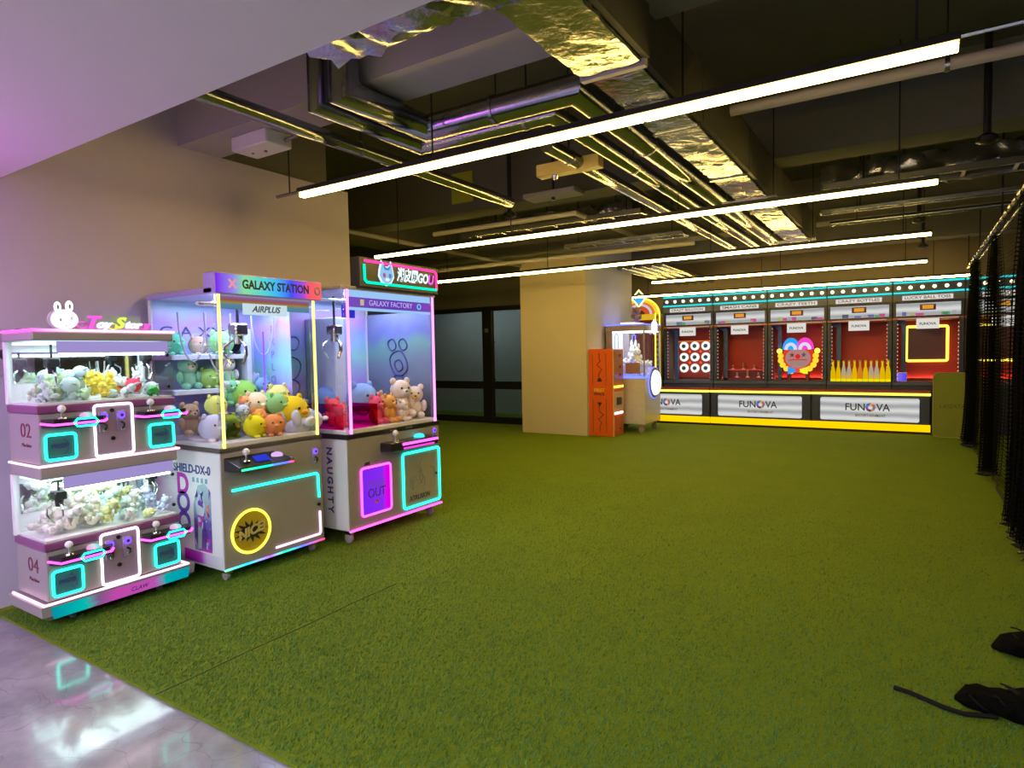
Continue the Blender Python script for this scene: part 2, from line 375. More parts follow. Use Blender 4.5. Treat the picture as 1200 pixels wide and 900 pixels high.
MB().box(-4.68, -3.19, 2.72, 3.07, 3.10, 3.8).build('beam', M['beamlight'], ceiling, False)  # left part of one long beam, coloured paler as if lit
MB().box(-3.19, -1.42, 2.72, 3.07, 3.10, 3.8).build('beam', M['beamlight'], ceiling, False)
MB().box(-1.42, 6.5, 2.72, 3.07, 3.12, 3.8).build('beam', M['beam'], ceiling, False)
for y0, y1, z in ((6.12, 6.50, 3.2), (9.55, 9.95, 3.2), (12.4, 12.8, 3.25)):
    MB().box(-12, 6.5, y0, y1, z, 3.8).build('beam', M['beam'], ceiling, False)
for x0, x1, z in ((-7.7, -6.8, 3.3), (2.6, 3.1, 3.3)):
    MB().box(x0, x1, 3.07, 14.6, z, 3.8).build('beam', M['beam'], ceiling, False)
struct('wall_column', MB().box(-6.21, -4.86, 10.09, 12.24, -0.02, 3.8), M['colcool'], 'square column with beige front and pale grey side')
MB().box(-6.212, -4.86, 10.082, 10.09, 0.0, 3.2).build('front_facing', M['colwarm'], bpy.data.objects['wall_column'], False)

# glazed partition with black frame
struct('wall_bulkhead', MB().box(-12, -6.0, 11.12, 11.30, 2.50, 3.8), M['beam'], 'olive bulkhead above the glazed partition')
struct('wall_office_back', MB().box(-12, -5.6, 13.1, 13.25, -0.02, 3.8), pbr('office_wall', (0.52, 0.54, 0.55), 0.85, var=0.04, scale=2))
win = thing('window_1', 'black framed glazed partition between toy machine and column', None, (-8.9, 11.15, 0)); win['kind'] = 'structure'; del_ = win.pop('category', None)
fx = lambda x: x + 8.9
MB().cbox(fx(-12), fx(-6.1), -0.05, 0.05, 2.40, 2.50, 0.004).build('top_rail', M['blackm'], win, False)
MB().cbox(fx(-12), fx(-6.1), -0.05, 0.05, 0.0, 0.14, 0.004).build('bottom_rail', M['blackm'], win, False)
MB().cbox(fx(-12), fx(-6.1), -0.045, 0.045, 0.735, 0.90, 0.004).build('mid_rail', M['blackm'], win, False)
for x in (-11.6, -9.75, -7.70): MB().cbox(fx(x)-0.12, fx(x)+0.12, -0.055, 0.055, 0.02, 2.48, 0.004).build('mullion', M['blackm'], win, False)
for a, b in ((-11.48, -9.87), (-9.63, -7.82), (-7.58, -6.1)):
    for z0, z1 in ((0.14, 0.735), (0.90, 2.40)):
        MB().box(fx(a), fx(b), -0.006, 0.006, z0, z1).build('pane', M['tintglass'], win, False)
MB().tube([(fx(-7.50), -0.05, 0.93), (fx(-7.50), -0.09, 0.95), (fx(-7.50), -0.09, 1.72), (fx(-7.50), -0.05, 1.74)], 0.018, 8).build('handle', M['blackm'], win)
MB().cbox(fx(-7.74), fx(-7.66), -0.075, -0.05, 1.95, 2.03, 0.003).build('card_reader', M['greyboard'], win)
cab = thing('display_cabinet', 'glass display cabinet standing behind the glazed partition', 'cabinet', (-6.6, 12.2, 0))
MB().cbox(-0.4, 0.4, -0.2, 0.2, 0.0, 0.75).build('base', pbr('cabinet_grey', (0.35, 0.37, 0.37), 0.5), cab)
MB().box(-0.38, 0.38, -0.18, 0.18, 0.75, 1.95).build('glass_case', glass('green_glass', (0.72, 0.90, 0.84), 1.45, 0.0, 0.05), cab, False)
MB().cbox(-0.42, 0.42, -0.22, 0.22, 1.95, 2.08).build('canopy', M['blackm'], cab)
for x in (-0.38, 0.38): MB().cbox(x-0.012, x+0.012, -0.20, -0.176, 0.75, 1.95, 0.002).build('corner_post', M['greyboard'], cab)
MB().box(-0.36, 0.36, -0.16, 0.16, 1.30, 1.315).build('shelf', M['whiteboard'], cab, False)
ol = thing('added_office_lamp', 'unseen ceiling lamp added to light the room behind the partition', 'lamp', (-9.0, 12.2, 3.0))  # lamp added out of view to brighten the room behind the glass
MB().cbox(-1.2, 1.2, -0.2, 0.2, 0.03, 0.08).build('housing', M['whiteboard'], ol)
MB().box(-1.18, 1.18, -0.18, 0.18, 0.015, 0.03).build('diffuser', emit('office_glow', (0.85, 0.95, 1.0), 6.0), ol, False)
MB().tube([(-0.9, 0, 0.08), (-0.9, 0, 0.8)], 0.008, 6).build('hanger_rod', M['blackm'], ol); MB().tube([(0.9, 0, 0.08), (0.9, 0, 0.8)], 0.008, 6).build('hanger_rod', M['blackm'], ol)

# turf pile: real blades near the camera, thinning out with distance
def turf_pile():
    rng = np.random.default_rng(3)
    P = []
    n = 620000; P = np.c_[rng.uniform(-4.6, 1.6, n), rng.uniform(TE, 9.0, n)]
    P = P[rng.uniform(0, 1, n) < np.clip(np.exp(-(P[:, 1]-2.0)/1.6), 0.0, 1.0)*np.clip((9.0-P[:, 1])/3, 0, 1)]
    sx = -2.845 + 0.004*np.sin(P[:, 1]*9)
    keep = ~((np.abs(P[:, 0]-sx) < 0.011*np.clip(1.25-(P[:, 1]-1.5)*0.25, 0.3, 1)) & (P[:, 1] < 3.4))
    P = P[keep]
    n = len(P); a = rng.uniform(0, 2*np.pi, n); h = rng.uniform(0.008, 0.017, n); w = rng.uniform(0.0014, 0.0026, n)
    la = rng.normal(0.9, 0.8, n); ln = rng.uniform(0.2, 1.1, n)*h
    edge = (P[:, 1] < TE+0.02)
    ln[edge] *= 1.6
    V = np.zeros((n, 3, 3), np.float32)
    V[:, 0, :2] = P + np.c_[np.cos(a), np.sin(a)]*w[:, None]; V[:, 1, :2] = P - np.c_[np.cos(a), np.sin(a)]*w[:, None]
    V[:, 2, :2] = P + np.c_[np.cos(la), np.sin(la)]*ln[:, None]; V[:, 2, 2] = h
    me = bpy.data.meshes.new('turf_pile'); me.vertices.add(3*n); me.vertices.foreach_set('co', V.ravel())
    me.loops.add(3*n); me.loops.foreach_set('vertex_index', np.arange(3*n, dtype=np.int32))
    me.polygons.add(n); me.polygons.foreach_set('loop_start', np.arange(0, 3*n, 3, dtype=np.int32)); me.update(); me.validate()
    me.materials.append(BLADE)
    o = link('turf_pile', me, turf); o['kind'] = 'stuff'
turf_pile()
MB().tube([(-2.845+0.004*math.sin(y*9), y, 0.001) for y in [TE+0.04*i for i in range(40)]], 0.0035, 5).build('seam', pbr('turf_seam', (0.02, 0.035, 0.01), 0.9), turf)

# ------------------------------------------------------------------ linear ceiling lamps
def linear_lamp(y, x0, x1, z, joints, label, rods):
    t = thing('linear_lamp', label, 'lamp', ((x0+x1)/2, y, z), 0, 'linear ceiling lamps')
    c = (x0+x1)/2
    MB().cbox(x0-c, x1-c, -0.046, 0.046, 0.018, 0.052, 0.003).build('housing', M['blackm'], t, False)
    e = [x0]+list(joints)+[x1]
    for a, b in zip(e[:-1], e[1:]):
        MB().cbox(a-c+0.006, b-c-0.006, -0.022, 0.022, -0.010, 0.018, 0.003).build('diffuser', M['lampglow'], t, False)
    for x in rods: MB().tube([(x-c, 0, 0.052), (x-c, 0, 3.8-z)], 0.006, 6).build('hanger_rod', M['blackm'], t)
    return t
l1 = linear_lamp(3.183, -3.87, 0.15, 2.70, (-2.53, -1.19), 'nearest linear ceiling lamp, crossing below the foil duct', (-2.6, 0.0))
MB().tube([(-4.15+1.86, 0, 0.035), (-3.87+1.86, 0, 0.035)], 0.012, 6).build('end_bracket', M['steel'], l1); MB().tube([(-4.0+1.86, 0, 0.045), (-4.0+1.86, 0, 0.40)], 0.006, 6).build('hanger_rod', M['blackm'], l1)
MB().tube([(0.15+1.86, 0, 0.045), (0.42+1.86, 0, 0.045)], 0.010, 6).build('end_bracket', M['steel'], l1)
linear_lamp(5.68, -5.58, 0.15, 2.70, (-3.65, -1.75), 'second nearest linear ceiling lamp, left end above the animal-head sign', (-5.2, -3.6, -1.8, -0.1))
linear_lamp(8.26, -6.95, 0.165, 2.70, (-4.55, -2.22), 'third linear ceiling lamp, ending right before the beige column', (-6.5, -4.6, -2.2, -0.1))
linear_lamp(10.89, -3.94, 0.17, 2.70, (-2.50, -1.1), 'short fourth linear ceiling lamp beside the column top', (-3.6, -1.8, -0.1))
linear_lamp(13.57, -5.37, 0.89, 2.70, (-3.6, -1.7), 'farthest linear ceiling lamp just above the teal marquee', (-5.0, -2.6, 0.3))
# cool panels of the lowered ceiling, behind the camera
for i, (x, y, lab) in enumerate(((-2.6, -1.6, 'cool ceiling panel lamp behind the viewer, nearest the left wall'), (0.6, -1.6, 'cool ceiling panel lamp behind the viewer, central'), (-2.6, -4.6, 'cool ceiling panel lamp far behind the viewer on the left'), (0.6, -4.6, 'cool ceiling panel lamp far behind the viewer, central'))):
    t = thing('panel_lamp', lab, 'lamp', (x, y, ZS), 0, 'panel lamps of the lowered ceiling')
    MB().ring([(-0.62, -0.62), (0.62, -0.62), (0.62, 0.62), (-0.62, 0.62)], [(-0.58, -0.58), (0.58, -0.58), (0.58, 0.58), (-0.58, 0.58)], 0, 0.02).build('frame', M['whiteboard'], t, False).rotation_euler = (R(90), 0, 0)
    MB().box(-0.58, 0.58, -0.58, 0.58, -0.012, -0.001).build('diffuser', M['panelglow'], t, False)
# magenta neon sign high on the left wall, just left of the picture
t = thing('neon_wall_sign', 'magenta neon bars high on the left wall beyond the frame', 'sign', (-4.68, 0.35, 1.8))
MB().cbox(0.0, 0.04, -0.7, 0.6, 0.0, 0.55).build('back_plate', M['blackm'], t)
for z in (0.12, 0.43):
    MB().tube([(0.24, -0.65, z), (0.24, 0.55, z)], 0.022, 10).build('neon_bar', emit('neon_wall_magenta', (0.82, 0.16, 1.0), 58.0), t)
    for y in (-0.5, 0.4): MB().tube([(0.04, y, z), (0.22, y, z)], 0.008, 6).build('bracket', M['blackm'], t)

# ------------------------------------------------------------------ ceiling services
def foil_box(x0, x1, y0, y1, z0, z1, amp, seed, step=0.05):
    """closed box skin with a fine grid, crumpled by noise"""
    rnd = np.random.default_rng(seed); bm = bmesh.new()
    def grid(o, a, b, na, nb):
        g = [[bm.verts.new(Vector(o)+Vector(a)*(i/na)+Vector(b)*(j/nb)) for j in range(nb+1)] for i in range(na+1)]
        for i in range(na):
            for j in range(nb): bm.faces.new((g[i][j], g[i+1][j], g[i+1][j+1], g[i][j+1]))
    nx = max(2, int((x1-x0)/step)); ny = max(2, int((y1-y0)/step)); nz = max(2, int((z1-z0)/step))
    grid((x0,y0,z0), (x1-x0,0,0), (0,y1-y0,0), nx, ny); grid((x0,y0,z1), (x1-x0,0,0), (0,y1-y0,0), nx, ny)
    grid((x0,y0,z0), (x1-x0,0,0), (0,0,z1-z0), nx, nz); grid((x0,y1,z0), (x1-x0,0,0), (0,0,z1-z0), nx, nz)
    grid((x0,y0,z0), (0,y1-y0,0), (0,0,z1-z0), ny, nz); grid((x1,y0,z0), (0,y1-y0,0), (0,0,z1-z0), ny, nz)
    bmesh.ops.remove_doubles(bm, verts=bm.verts, dist=1e-4)
    for v in bm.verts: v.co += Vector(rnd.normal(0, amp, 3).tolist())
    bmesh.ops.recalc_face_normals(bm, faces=bm.faces)
    me = bpy.data.meshes.new('foil'); bm.to_mesh(me); bm.free(); me.materials.append(M['foil']); me.shade_smooth(); me.set_sharp_from_angle(angle=R(50)); return me
DZ = 2.86
t = thing('air_duct', 'foil wrapped rectangular air duct running deep below the ceiling', 'duct', (-1.25, 2.2, DZ))
ox, oy = -1.25, 2.2
segs = [(2.14, 2.92), (2.98, 3.9), (3.93, 5.2), (5.22, 6.7), (6.72, 8.0), (8.02, 9.2)]
for k, (a, b) in enumerate(segs):
    w = 0.155 if k == 0 else 0.13
    link('foil_section', foil_box(-w, w, a-oy, b-oy, 0, 0.20, 0.0035, 10+k), t)
    MB().cbox(-w-0.015, w+0.015, b-oy-0.01, b-oy+0.03, -0.012, 0.215, 0.003).build('flange', M['beamlight'] if k == 0 else M['steel'], t, False)
    MB().box(w+0.004, w+0.035, a-oy, b-oy, 0.02, 0.36).build('dark_side', M['ductside'], t, False)  # dark upright sheet along the right side of the duct
link('foil_elbow', foil_box(-0.75, 0.16, -0.42, -0.06, 0.01, 0.24, 0.009, 5), t)
link('foil_elbow', foil_box(-1.15, -0.70, -0.30, 0.02, 0.06, 0.26, 0.009, 6), t)
for y in (3.4, 6.0, 8.6):
    for s in (-0.2, 0.2): MB().tube([(s, y-oy, -0.01), (s, y-oy, 0.94)], 0.006, 6).build('hanger_rod', M['blackm'], t)
    MB().cbox(-0.24, 0.24, y-oy-0.02, y-oy+0.02, -0.045, -0.012, 0.003).build('support_bar', M['steel'], t)
def pipe(pts, r, label, name='ceiling_pipe', mat=None, bands=()):
    c = Vector(pts[0]); t = thing(name, label, 'pipe', pts[0], 0, 'silver ceiling pipes')
    MB().tube([Vector(p)-c for p in pts], r, 14).build('jacket', mat or M['pipe'], t)
    for b in bands:
        d = Vector(b[1]); p = Vector(b[0])-c
        MB().tube([p-d*0.012, p+d*0.012], r+0.006, 14).build('clamp_band', M['steel'], t)
        MB().tube([p+Vector((0,0,r)), Vector((p.x, p.y, 3.8-c.z))], 0.006, 6).build('hanger_rod', M['blackm'], t)
    return t
pz = 2.99
pipe([(-2.76, 2.60, 3.45), (-2.76, 2.60, pz+0.02), (-2.76, 3.32, pz+0.02), (-1.66, 3.32, pz+0.02), (-1.66, 9.6, pz+0.02)], 0.085, 'thick silver pipe dropping and bending twice below the ceiling', bands=[((-2.2, 3.32, pz+0.02), (1,0,0)), ((-1.66, 4.5, pz+0.02), (0,1,0)), ((-1.66, 6.9, pz+0.02), (0,1,0)), ((-1.66, 8.9, pz+0.02), (0,1,0))])
pipe([(-2.98, 2.60, 3.45), (-2.98, 2.60, pz), (-2.98, 3.52, pz), (-1.92, 3.52, pz), (-1.92, 9.7, pz)], 0.062, 'thinner silver pipe following the thick bent pipe', bands=[((-2.1, 3.52, pz), (1,0,0)), ((-1.92, 4.9, pz), (0,1,0)), ((-1.92, 7.4, pz), (0,1,0))])
pipe([(-2.25, 4.05, 3.0), (-2.25, 9.8, 3.0)], 0.055, 'straight silver pipe left of the bent pipes, deeper in the hall', bands=[((-2.25, 4.4, 3.0), (0,1,0)), ((-2.25, 7.8, 3.0), (0,1,0))])
pipe([(-3.36, YS-0.05, 2.98), (-3.36, 5.3, 2.98)], 0.050, 'silver pipe nearest the left wall, under the pale beam', bands=[((-3.36, 3.3, 2.98), (0,1,0))])
pipe([(-1.05, 4.45, 3.10), (6.4, 4.45, 3.10)], 0.035, 'thin pipe crossing above the right half of the hall', mat=M['beamlight'], bands=[((0.15, 4.45, 3.10), (1,0,0))])
pipe([(-0.9, 9.0, 3.06), (6.4, 9.0, 3.06)], 0.03, 'thin far pipe crossing in front of the back beams', mat=M['steel'], bands=[((0.1, 9.0, 3.06), (1,0,0)), ((-0.6, 9.0, 3.06), (1,0,0))])
pipe([(-8.4, 8.9, 3.0), (-2.6, 8.9, 3.0)], 0.035, 'thin pipe crossing near the top of the column', mat=M['beamlight'])
pipe([(-6.2, 5.2, 3.12), (-6.2, 11.0, 3.12)], 0.03, 'thin conduit above the animal-head sign', mat=M['beamlight'])
pipe([(-5.4, 6.6, 3.1), (-3.3, 6.6, 3.1), (-3.3, 9.4, 3.1)], 0.03, 'thin bent conduit left of the silver pipes', mat=M['beamlight'])
for i in range(5):
    pipe([(-4.6+i*0.19, 11.0, 3.05), (-4.6+i*0.19, 14.5, 3.05)], 0.06, 'silver pipe right of the column top, %s in the parallel row' % ('leftmost', 'second from left', 'middle', 'second from right', 'rightmost')[i])
def tray(x0, x1, y, z, w, label, zt=0.06):
    t = thing('cable_tray', label, 'cable tray', ((x0+x1)/2, y, z), 0, 'cable trays below the ceiling'); h = (x1-x0)/2
    for s in (-w/2, w/2): MB().cbox(-h, h, s-0.012, s+0.012, 0, zt, 0.003).build('side_rail', M['steel'], t, False)
    n = int((x1-x0)/0.35)
    for k in range(n+1): MB().box(-h+k*(2*h/n)-0.015, -h+k*(2*h/n)+0.015, -w/2, w/2, 0.005, 0.02).build('rung', M['steel'], t, False)
    for x in (-h*0.8, h*0.8): MB().tube([(x, 0, 0), (x, 0, 3.8-z)], 0.008, 6).build('hanger_rod', M['blackm'], t)
tray(-0.75, 2.6, 7.0, 3.02, 0.30, 'cable tray hanging right of the foil duct')
tray(-4.9, -2.6, 7.0, 3.05, 0.30, 'cable tray hanging left of the silver pipes')
tray(-0.9, 3.0, 8.1, 3.02, 0.12, 'narrow steel channel hanging near the back beams', 0.04)
tray(-4.2, -2.5, 8.15, 2.98, 0.20, 'short steel tray between second and third lamp', 0.05)
t = thing('foil_branch_duct', 'foil wrapped branch duct beyond the second lamp', 'duct', (0.6, 7.45, 3.12))
link('foil_section', foil_box(-1.4, 1.6, -0.22, 0.22, 0, 0.22, 0.012, 31), t); MB().cbox(1.6, 1.64, -0.24, 0.24, -0.02, 0.24, 0.003).build('flange', M['steel'], t, False)
for x in (-1.0, 1.2): MB().tube([(x, 0, 0.21), (x, 0, 0.68)], 0.008, 6).build('hanger_rod', M['blackm'], t)
t = thing('foil_branch_duct', 'foil wrapped branch duct over the left part of second lamp', 'duct', (-4.2, 7.55, 3.12))
link('foil_section', foil_box(-1.3, 1.3, -0.22, 0.22, 0, 0.22, 0.012, 32), t)
for x in (-1.0, 1.0): MB().tube([(x, 0, 0.21), (x, 0, 0.68)], 0.008, 6).build('hanger_rod', M['blackm'], t)
t = thing('junction_box', 'white square access unit under the pale beam', 'junction box', (-4.0, 2.95, 3.0))
MB().cbox(-0.20, 0.20, -0.11, 0.11, 0.0, 0.10, 0.008).build('body', M['whitep'], t); MB().lathe([(0.012, -0.006), (0.012, 0.0)], (0.02, 0.02, 0), 'z', 10).build('indicator', M['blackp'], t)
MB().lathe([(0.010, -0.005), (0.010, 0.0)], (-0.10, 0.0, 0), 'z', 10).build('indicator', M['blackp'], t)
MB().tube([(0.20, 0.05, 0.05), (0.30, 0.06, 0.06), (0.42, 0.05, 0.10)], 0.014, 8).build('conduit', M['steel'], t)
t = thing('junction_trunking', 'yellow cable trunking box above the nearest lamp', 'trunking', (-2.35, 4.6, 2.94))
MB().cbox(-0.28, 0.28, -0.05, 0.05, 0, 0.10).build('body', pbr('yellow_trunk', (0.55, 0.42, 0.14), 0.5), t); MB().tube([(0, 0, 0.10), (0, 0, 0.86)], 0.008, 6).build('hanger_rod', M['blackm'], t)
MB().lathe([(0.02, -0.03), (0.03, 0.0)], (-0.13, 0, 0), 'z', 10).build('sprinkler_cap', M['chrome'], t)
t = thing('yellow_tag', 'yellow green tag strip on the beam above the nearest lamp', 'tag', (-4.55, 6.10, 3.30))
MB().cbox(-0.16, 0.16, 0, 0.015, 0.0, 0.36).build('strip', pbr('yellow_tag', (0.40, 0.42, 0.03), 0.6), t)
for x, y, lab in ((0.45, 5.9, 'ceiling sprinkler head right of the foil duct'), (-3.75, 5.9, 'ceiling sprinkler head above second lamp left part'), (0.05, 9.2, 'ceiling sprinkler head above the right end of third lamp'), (0.12, 11.6, 'small hanging speaker box above the right end of fourth lamp')):
    t = thing('sprinkler', lab, 'sprinkler', (x, y, 3.0)); MB().tube([(0, 0, 0.05), (0, 0, 0.79)], 0.025, 8).build('drop_pipe', M['blackm'], t); MB().lathe([(0.02, -0.02), (0.07, 0.0), (0.07, 0.03), (0.03, 0.06)], (0,0,0), 'z', 12).build('head', M['blackm'], t)
t = thing('ceiling_unit', 'pale flat ceiling unit above second lamp', 'vent', (-3.15, 5.80, 3.10))
MB().cbox(-0.30, 0.30, -0.12, 0.12, 0, 0.05).build('body', M['beamlight'], t); MB().tube([(0, 0, 0.05), (0, 0, 0.7)], 0.012, 6).build('hanger_rod', M['blackm'], t); MB().lathe([(0.02, -0.03), (0.02, 0.0)], (0,0,0), 'z', 8).build('sensor', M['blackp'], t)

# ------------------------------------------------------------------ claw machine pieces
def casters(t, pts, h=0.09):
    for x, y in pts:
        c = MB().cbox(x-0.022, x+0.022, y-0.026, y+0.026, h*0.62, h, 0.004).build('caster', M['chrome'], t)
        MB().lathe([(h*0.30, -0.014), (h*0.36, -0.010), (h*0.36, 0.010), (h*0.30, 0.014)], (x, y+0.012, h*0.36), 'x', 14).build('wheel', M['caster'], c)
def joystick(t, x, y, z, s=1.0, ball=None):
    j = MB().lathe([(0.024*s, 0), (0.022*s, 0.006*s), (0.006*s, 0.008*s), (0.005*s, 0.045*s)], (x, y, z), 'z', 12).build('joystick', M['chrome'], t)
    MB().ell((x, y, z+0.055*s), 0.021*s, 12, 8).build('ball_knob', ball or M['whitep'], j)
def button(t, x, y, z, mat, s=1.0):
    b = MB().lathe([(0.034*s, 0), (0.034*s, 0.008*s), (0.028*s, 0.018*s), (0.012*s, 0.024*s)], (x, y, z), 'z', 14).build('push_button', mat, t)
    return b
def coin_mech(t, x, z, s=1.0, y=0.0):
    c = MB().cbox(x-0.026*s, x+0.026*s, y-0.010, y+0.002, z-0.075*s, z+0.045*s, 0.004).build('coin_mechanism', M['lilac'], t)
    MB().lathe([(0.021*s, y-0.018), (0.023*s, y-0.014), (0.023*s, y-0.009)], (x, 0, z+0.018*s), 'y', 14).build('coin_ring', M['nPurple'], c)
    MB().lathe([(0.010*s, y-0.020), (0.010*s, y-0.016)], (x, 0, z+0.018*s), 'y', 10).build('coin_slot', M['navyink'], c)
    MB().tube([(x-0.008*s, y-0.016, z-0.020*s), (x+0.010*s, y-0.020, z-0.035*s), (x+0.008*s, y-0.018, z-0.058*s)], 0.006*s, 6).build('lever', M['blackp'], c)
    MB().cbox(x-0.006*s, x+0.014*s, y-0.016, y-0.008, z-0.070*s, z-0.052*s, 0.002).build('return_cup', M['chrome'], c)
def claw(t, x, y, ztop, z, s=1.0, body=None):
    c = MB().cbox(x-0.03*s, x+0.03*s, y-0.03*s, y+0.03*s, z+0.035*s, z+0.085*s, 0.006*s).lathe([(0.018*s, 0.0), (0.022*s, 0.036*s)], (x, y, z), 'z', 10).build('claw', body or M['blackp'], t)
    MB().tube([(x, y, z+0.085*s), (x, y, ztop)], 0.006*s, 6).build('cable', M['blackp'], c)
    for k in range(3):
        a = 2*math.pi*k/3+0.4; ca, sa = math.cos(a), math.sin(a)
        MB().tube([(x+ca*0.015*s, y+sa*0.015*s, z+0.02*s), (x+ca*0.055*s, y+sa*0.055*s, z-0.01*s), (x+ca*0.058*s, y+sa*0.058*s, z-0.045*s), (x+ca*0.030*s, y+sa*0.030*s, z-0.085*s)], 0.005*s, 6).build('prong', M['chrome'], c)
    return c

# ------------------------------------------------------------------ plush toys
PM = {}
def plush_mat(c):
    k = tuple(round(v, 3) for v in c)
    if k not in PM: PM[k] = pbr('plush_%d' % len(PM), c, 0.95, var=0.12, scale=60, bump=0.35, bscale=220, spec=0.1)
    return PM[k]
PC = {}
def pmesh(key, mat, make):
    k = (key, mat.name)
    if k not in PC:
        mb = MB(); make(mb); PC[k] = mb.mesh(key, mat)
    return PC[k]
def plush(kind, c, s, loc, rot, label, group, c2=None, detail=True, name=None):
    """a soft toy of overall height s, base at loc"""
    names = dict(bear='plush_bear', bunny='plush_rabbit', ball='plush_ball', duck='plush_chick', pig='plush_pig', lying='plush_bear')
    t = thing(name or names[kind], label, 'plush toy', loc, 0, group); t.rotation_euler = rot
    m1 = plush_mat(c); m2 = plush_mat(c2 or tuple(min(1, v*1.25+0.05) for v in c)); k = s
    P = lambda nm, key, mat, mk: setattr(link(nm, pmesh(key, mat, mk), t), 'scale', (k, k, k))
    if kind in ('bear', 'bunny', 'pig', 'lying'):
        P('body', 'bbody', m1, lambda b: b.ell((0, 0, 0.28), (0.25, 0.21, 0.28), 12, 9).ell((0, -0.02, 0.68), (0.27, 0.24, 0.25), 12, 9).ell((0, 0, 0.5), (0.17, 0.15, 0.14), 10, 7))
        for sx in (-1, 1):
            P('arm', 'barm%d' % sx, m1, lambda b: b.ell((sx*0.27, -0.08, 0.36), (0.09, 0.11, 0.17), 8, 6))
            P('leg', 'bleg%d' % sx, m1, lambda b: b.ell((sx*0.17, -0.22, 0.10), (0.10, 0.19, 0.10), 8, 6))
            if kind == 'bunny': P('ear', 'buear%d' % sx, m1, lambda b: b.ell((sx*0.13, 0.02, 1.05), (0.075, 0.05, 0.22), 8, 6))
            else: P('ear', 'bear%d' % sx, m1, lambda b: b.ell((sx*0.20, 0.0, 0.90), (0.09, 0.05, 0.09), 8, 6))
            if detail: P('eye', 'beye%d' % sx, M['blackp'], lambda b: b.ell((sx*0.10, -0.235, 0.73), 0.028, 8, 6))
        P('muzzle', 'bmuz', m2, lambda b: b.ell((0, -0.23, 0.63), (0.11, 0.07, 0.08), 8, 6))
        if detail: P('nose', 'bnose', M['blackp'] if kind != 'pig' else plush_mat((0.75, 0.3, 0.35)), lambda b: b.ell((0, -0.30, 0.655), (0.035, 0.02, 0.025), 8, 6))
    else:
        P('body', 'ball', m1, lambda b: b.ell((0, 0, 0.46), (0.48, 0.46, 0.46), 14, 10))
        for sx in (-1, 1):
            P('ear', 'blear%d' % sx, m1, lambda b: b.ell((sx*0.30, 0.0, 0.86), (0.10, 0.07, 0.12), 8, 6))
            P('foot', 'blfoot%d' % sx, m2, lambda b: b.ell((sx*0.20, -0.24, 0.07), (0.12, 0.16, 0.08), 8, 6))
            if detail: P('eye', 'bleye%d' % sx, M['blackp'], lambda b: b.ell((sx*0.17, -0.41, 0.58), 0.040, 8, 6))
        P('beak' if kind == 'duck' else 'muzzle', 'blbeak', m2 if kind != 'duck' else plush_mat((0.85, 0.35, 0.05)), lambda b: b.ell((0, -0.45, 0.46), (0.12, 0.08, 0.07), 8, 6))
    return t
def L2W(o, x, y, z):      # local point of a machine that faces +X -> world
    return (o[0]-y, o[1]+x, z)

# ------------------------------------------------------------------ double-deck toy cabinet
O1 = (-4.05, 1.875, 0.0)
t1 = thing('mini_claw_machine', 'two-deck white and purple mini claw machine with rabbit head sign', 'claw machine', O1, R(90))
D1 = 0.39; W1 = 0.38
def m1_base():
    prof = [(0.02, 0.045), (0.0, 0.060), (-0.03, 0.085), (-0.035, 0.145)]
    vs = []; fs = []
    for k, (ins, z) in enumerate(prof):
        for x, y in ((-W1-0.01+ins, ins), (W1+0.035-ins, ins), (W1+0.035-ins, D1-ins*0.5), (-W1-0.01+ins, D1-ins*0.5)): vs.append((x, y, z))
    for k in range(3):
        for i in range(4): fs.append((k*4+i, k*4+(i+1) % 4, k*4+4+(i+1) % 4, k*4+4+i))
    fs += [(3,2,1,0), (12,13,14,15)]
    return MB().add(vs, fs)
m1_base().build('plinth', M['cream'], t1, False)
MB().prism([(-0.37, 0.068), (0.40, 0.068), (0.41, 0.130), (-0.38, 0.135)], -0.040, -0.037).build('graphic_strip', ramp('plinth_graphic', 'X', [(0, (0.0, 0.35, 0.45)), (0.22, (0.0, 0.62, 0.55)), (0.30, (0.25, 0.12, 0.3)), (0.42, (0.65, 0.08, 0.5)), (0.72, (0.60, 0.10, 0.55)), (0.80, (0.0, 0.5, 0.5)), (1, (0.0, 0.4, 0.55))], 0.8, waves=0.12, wscale=5), t1, False)
text('CLAW', 0.035, M['ink'], t1, (0.09, -0.0405, 0.098), shear=0.3)
casters(t1, [(-0.23, 0.07), (0.27, 0.07), (-0.23, 0.33), (0.27, 0.33)], 0.065)
led = lambda z, o=0.008, xr=0.0: MB().tube([(-W1-o, D1*0.98, z), (-W1-o, -o, z), (W1+o+xr, -o, z), (W1+o+xr, D1*0.98, z)], 0.0075, 8)
led(0.152, 0.028).build('led_tube', M['nPinkW'], t1)
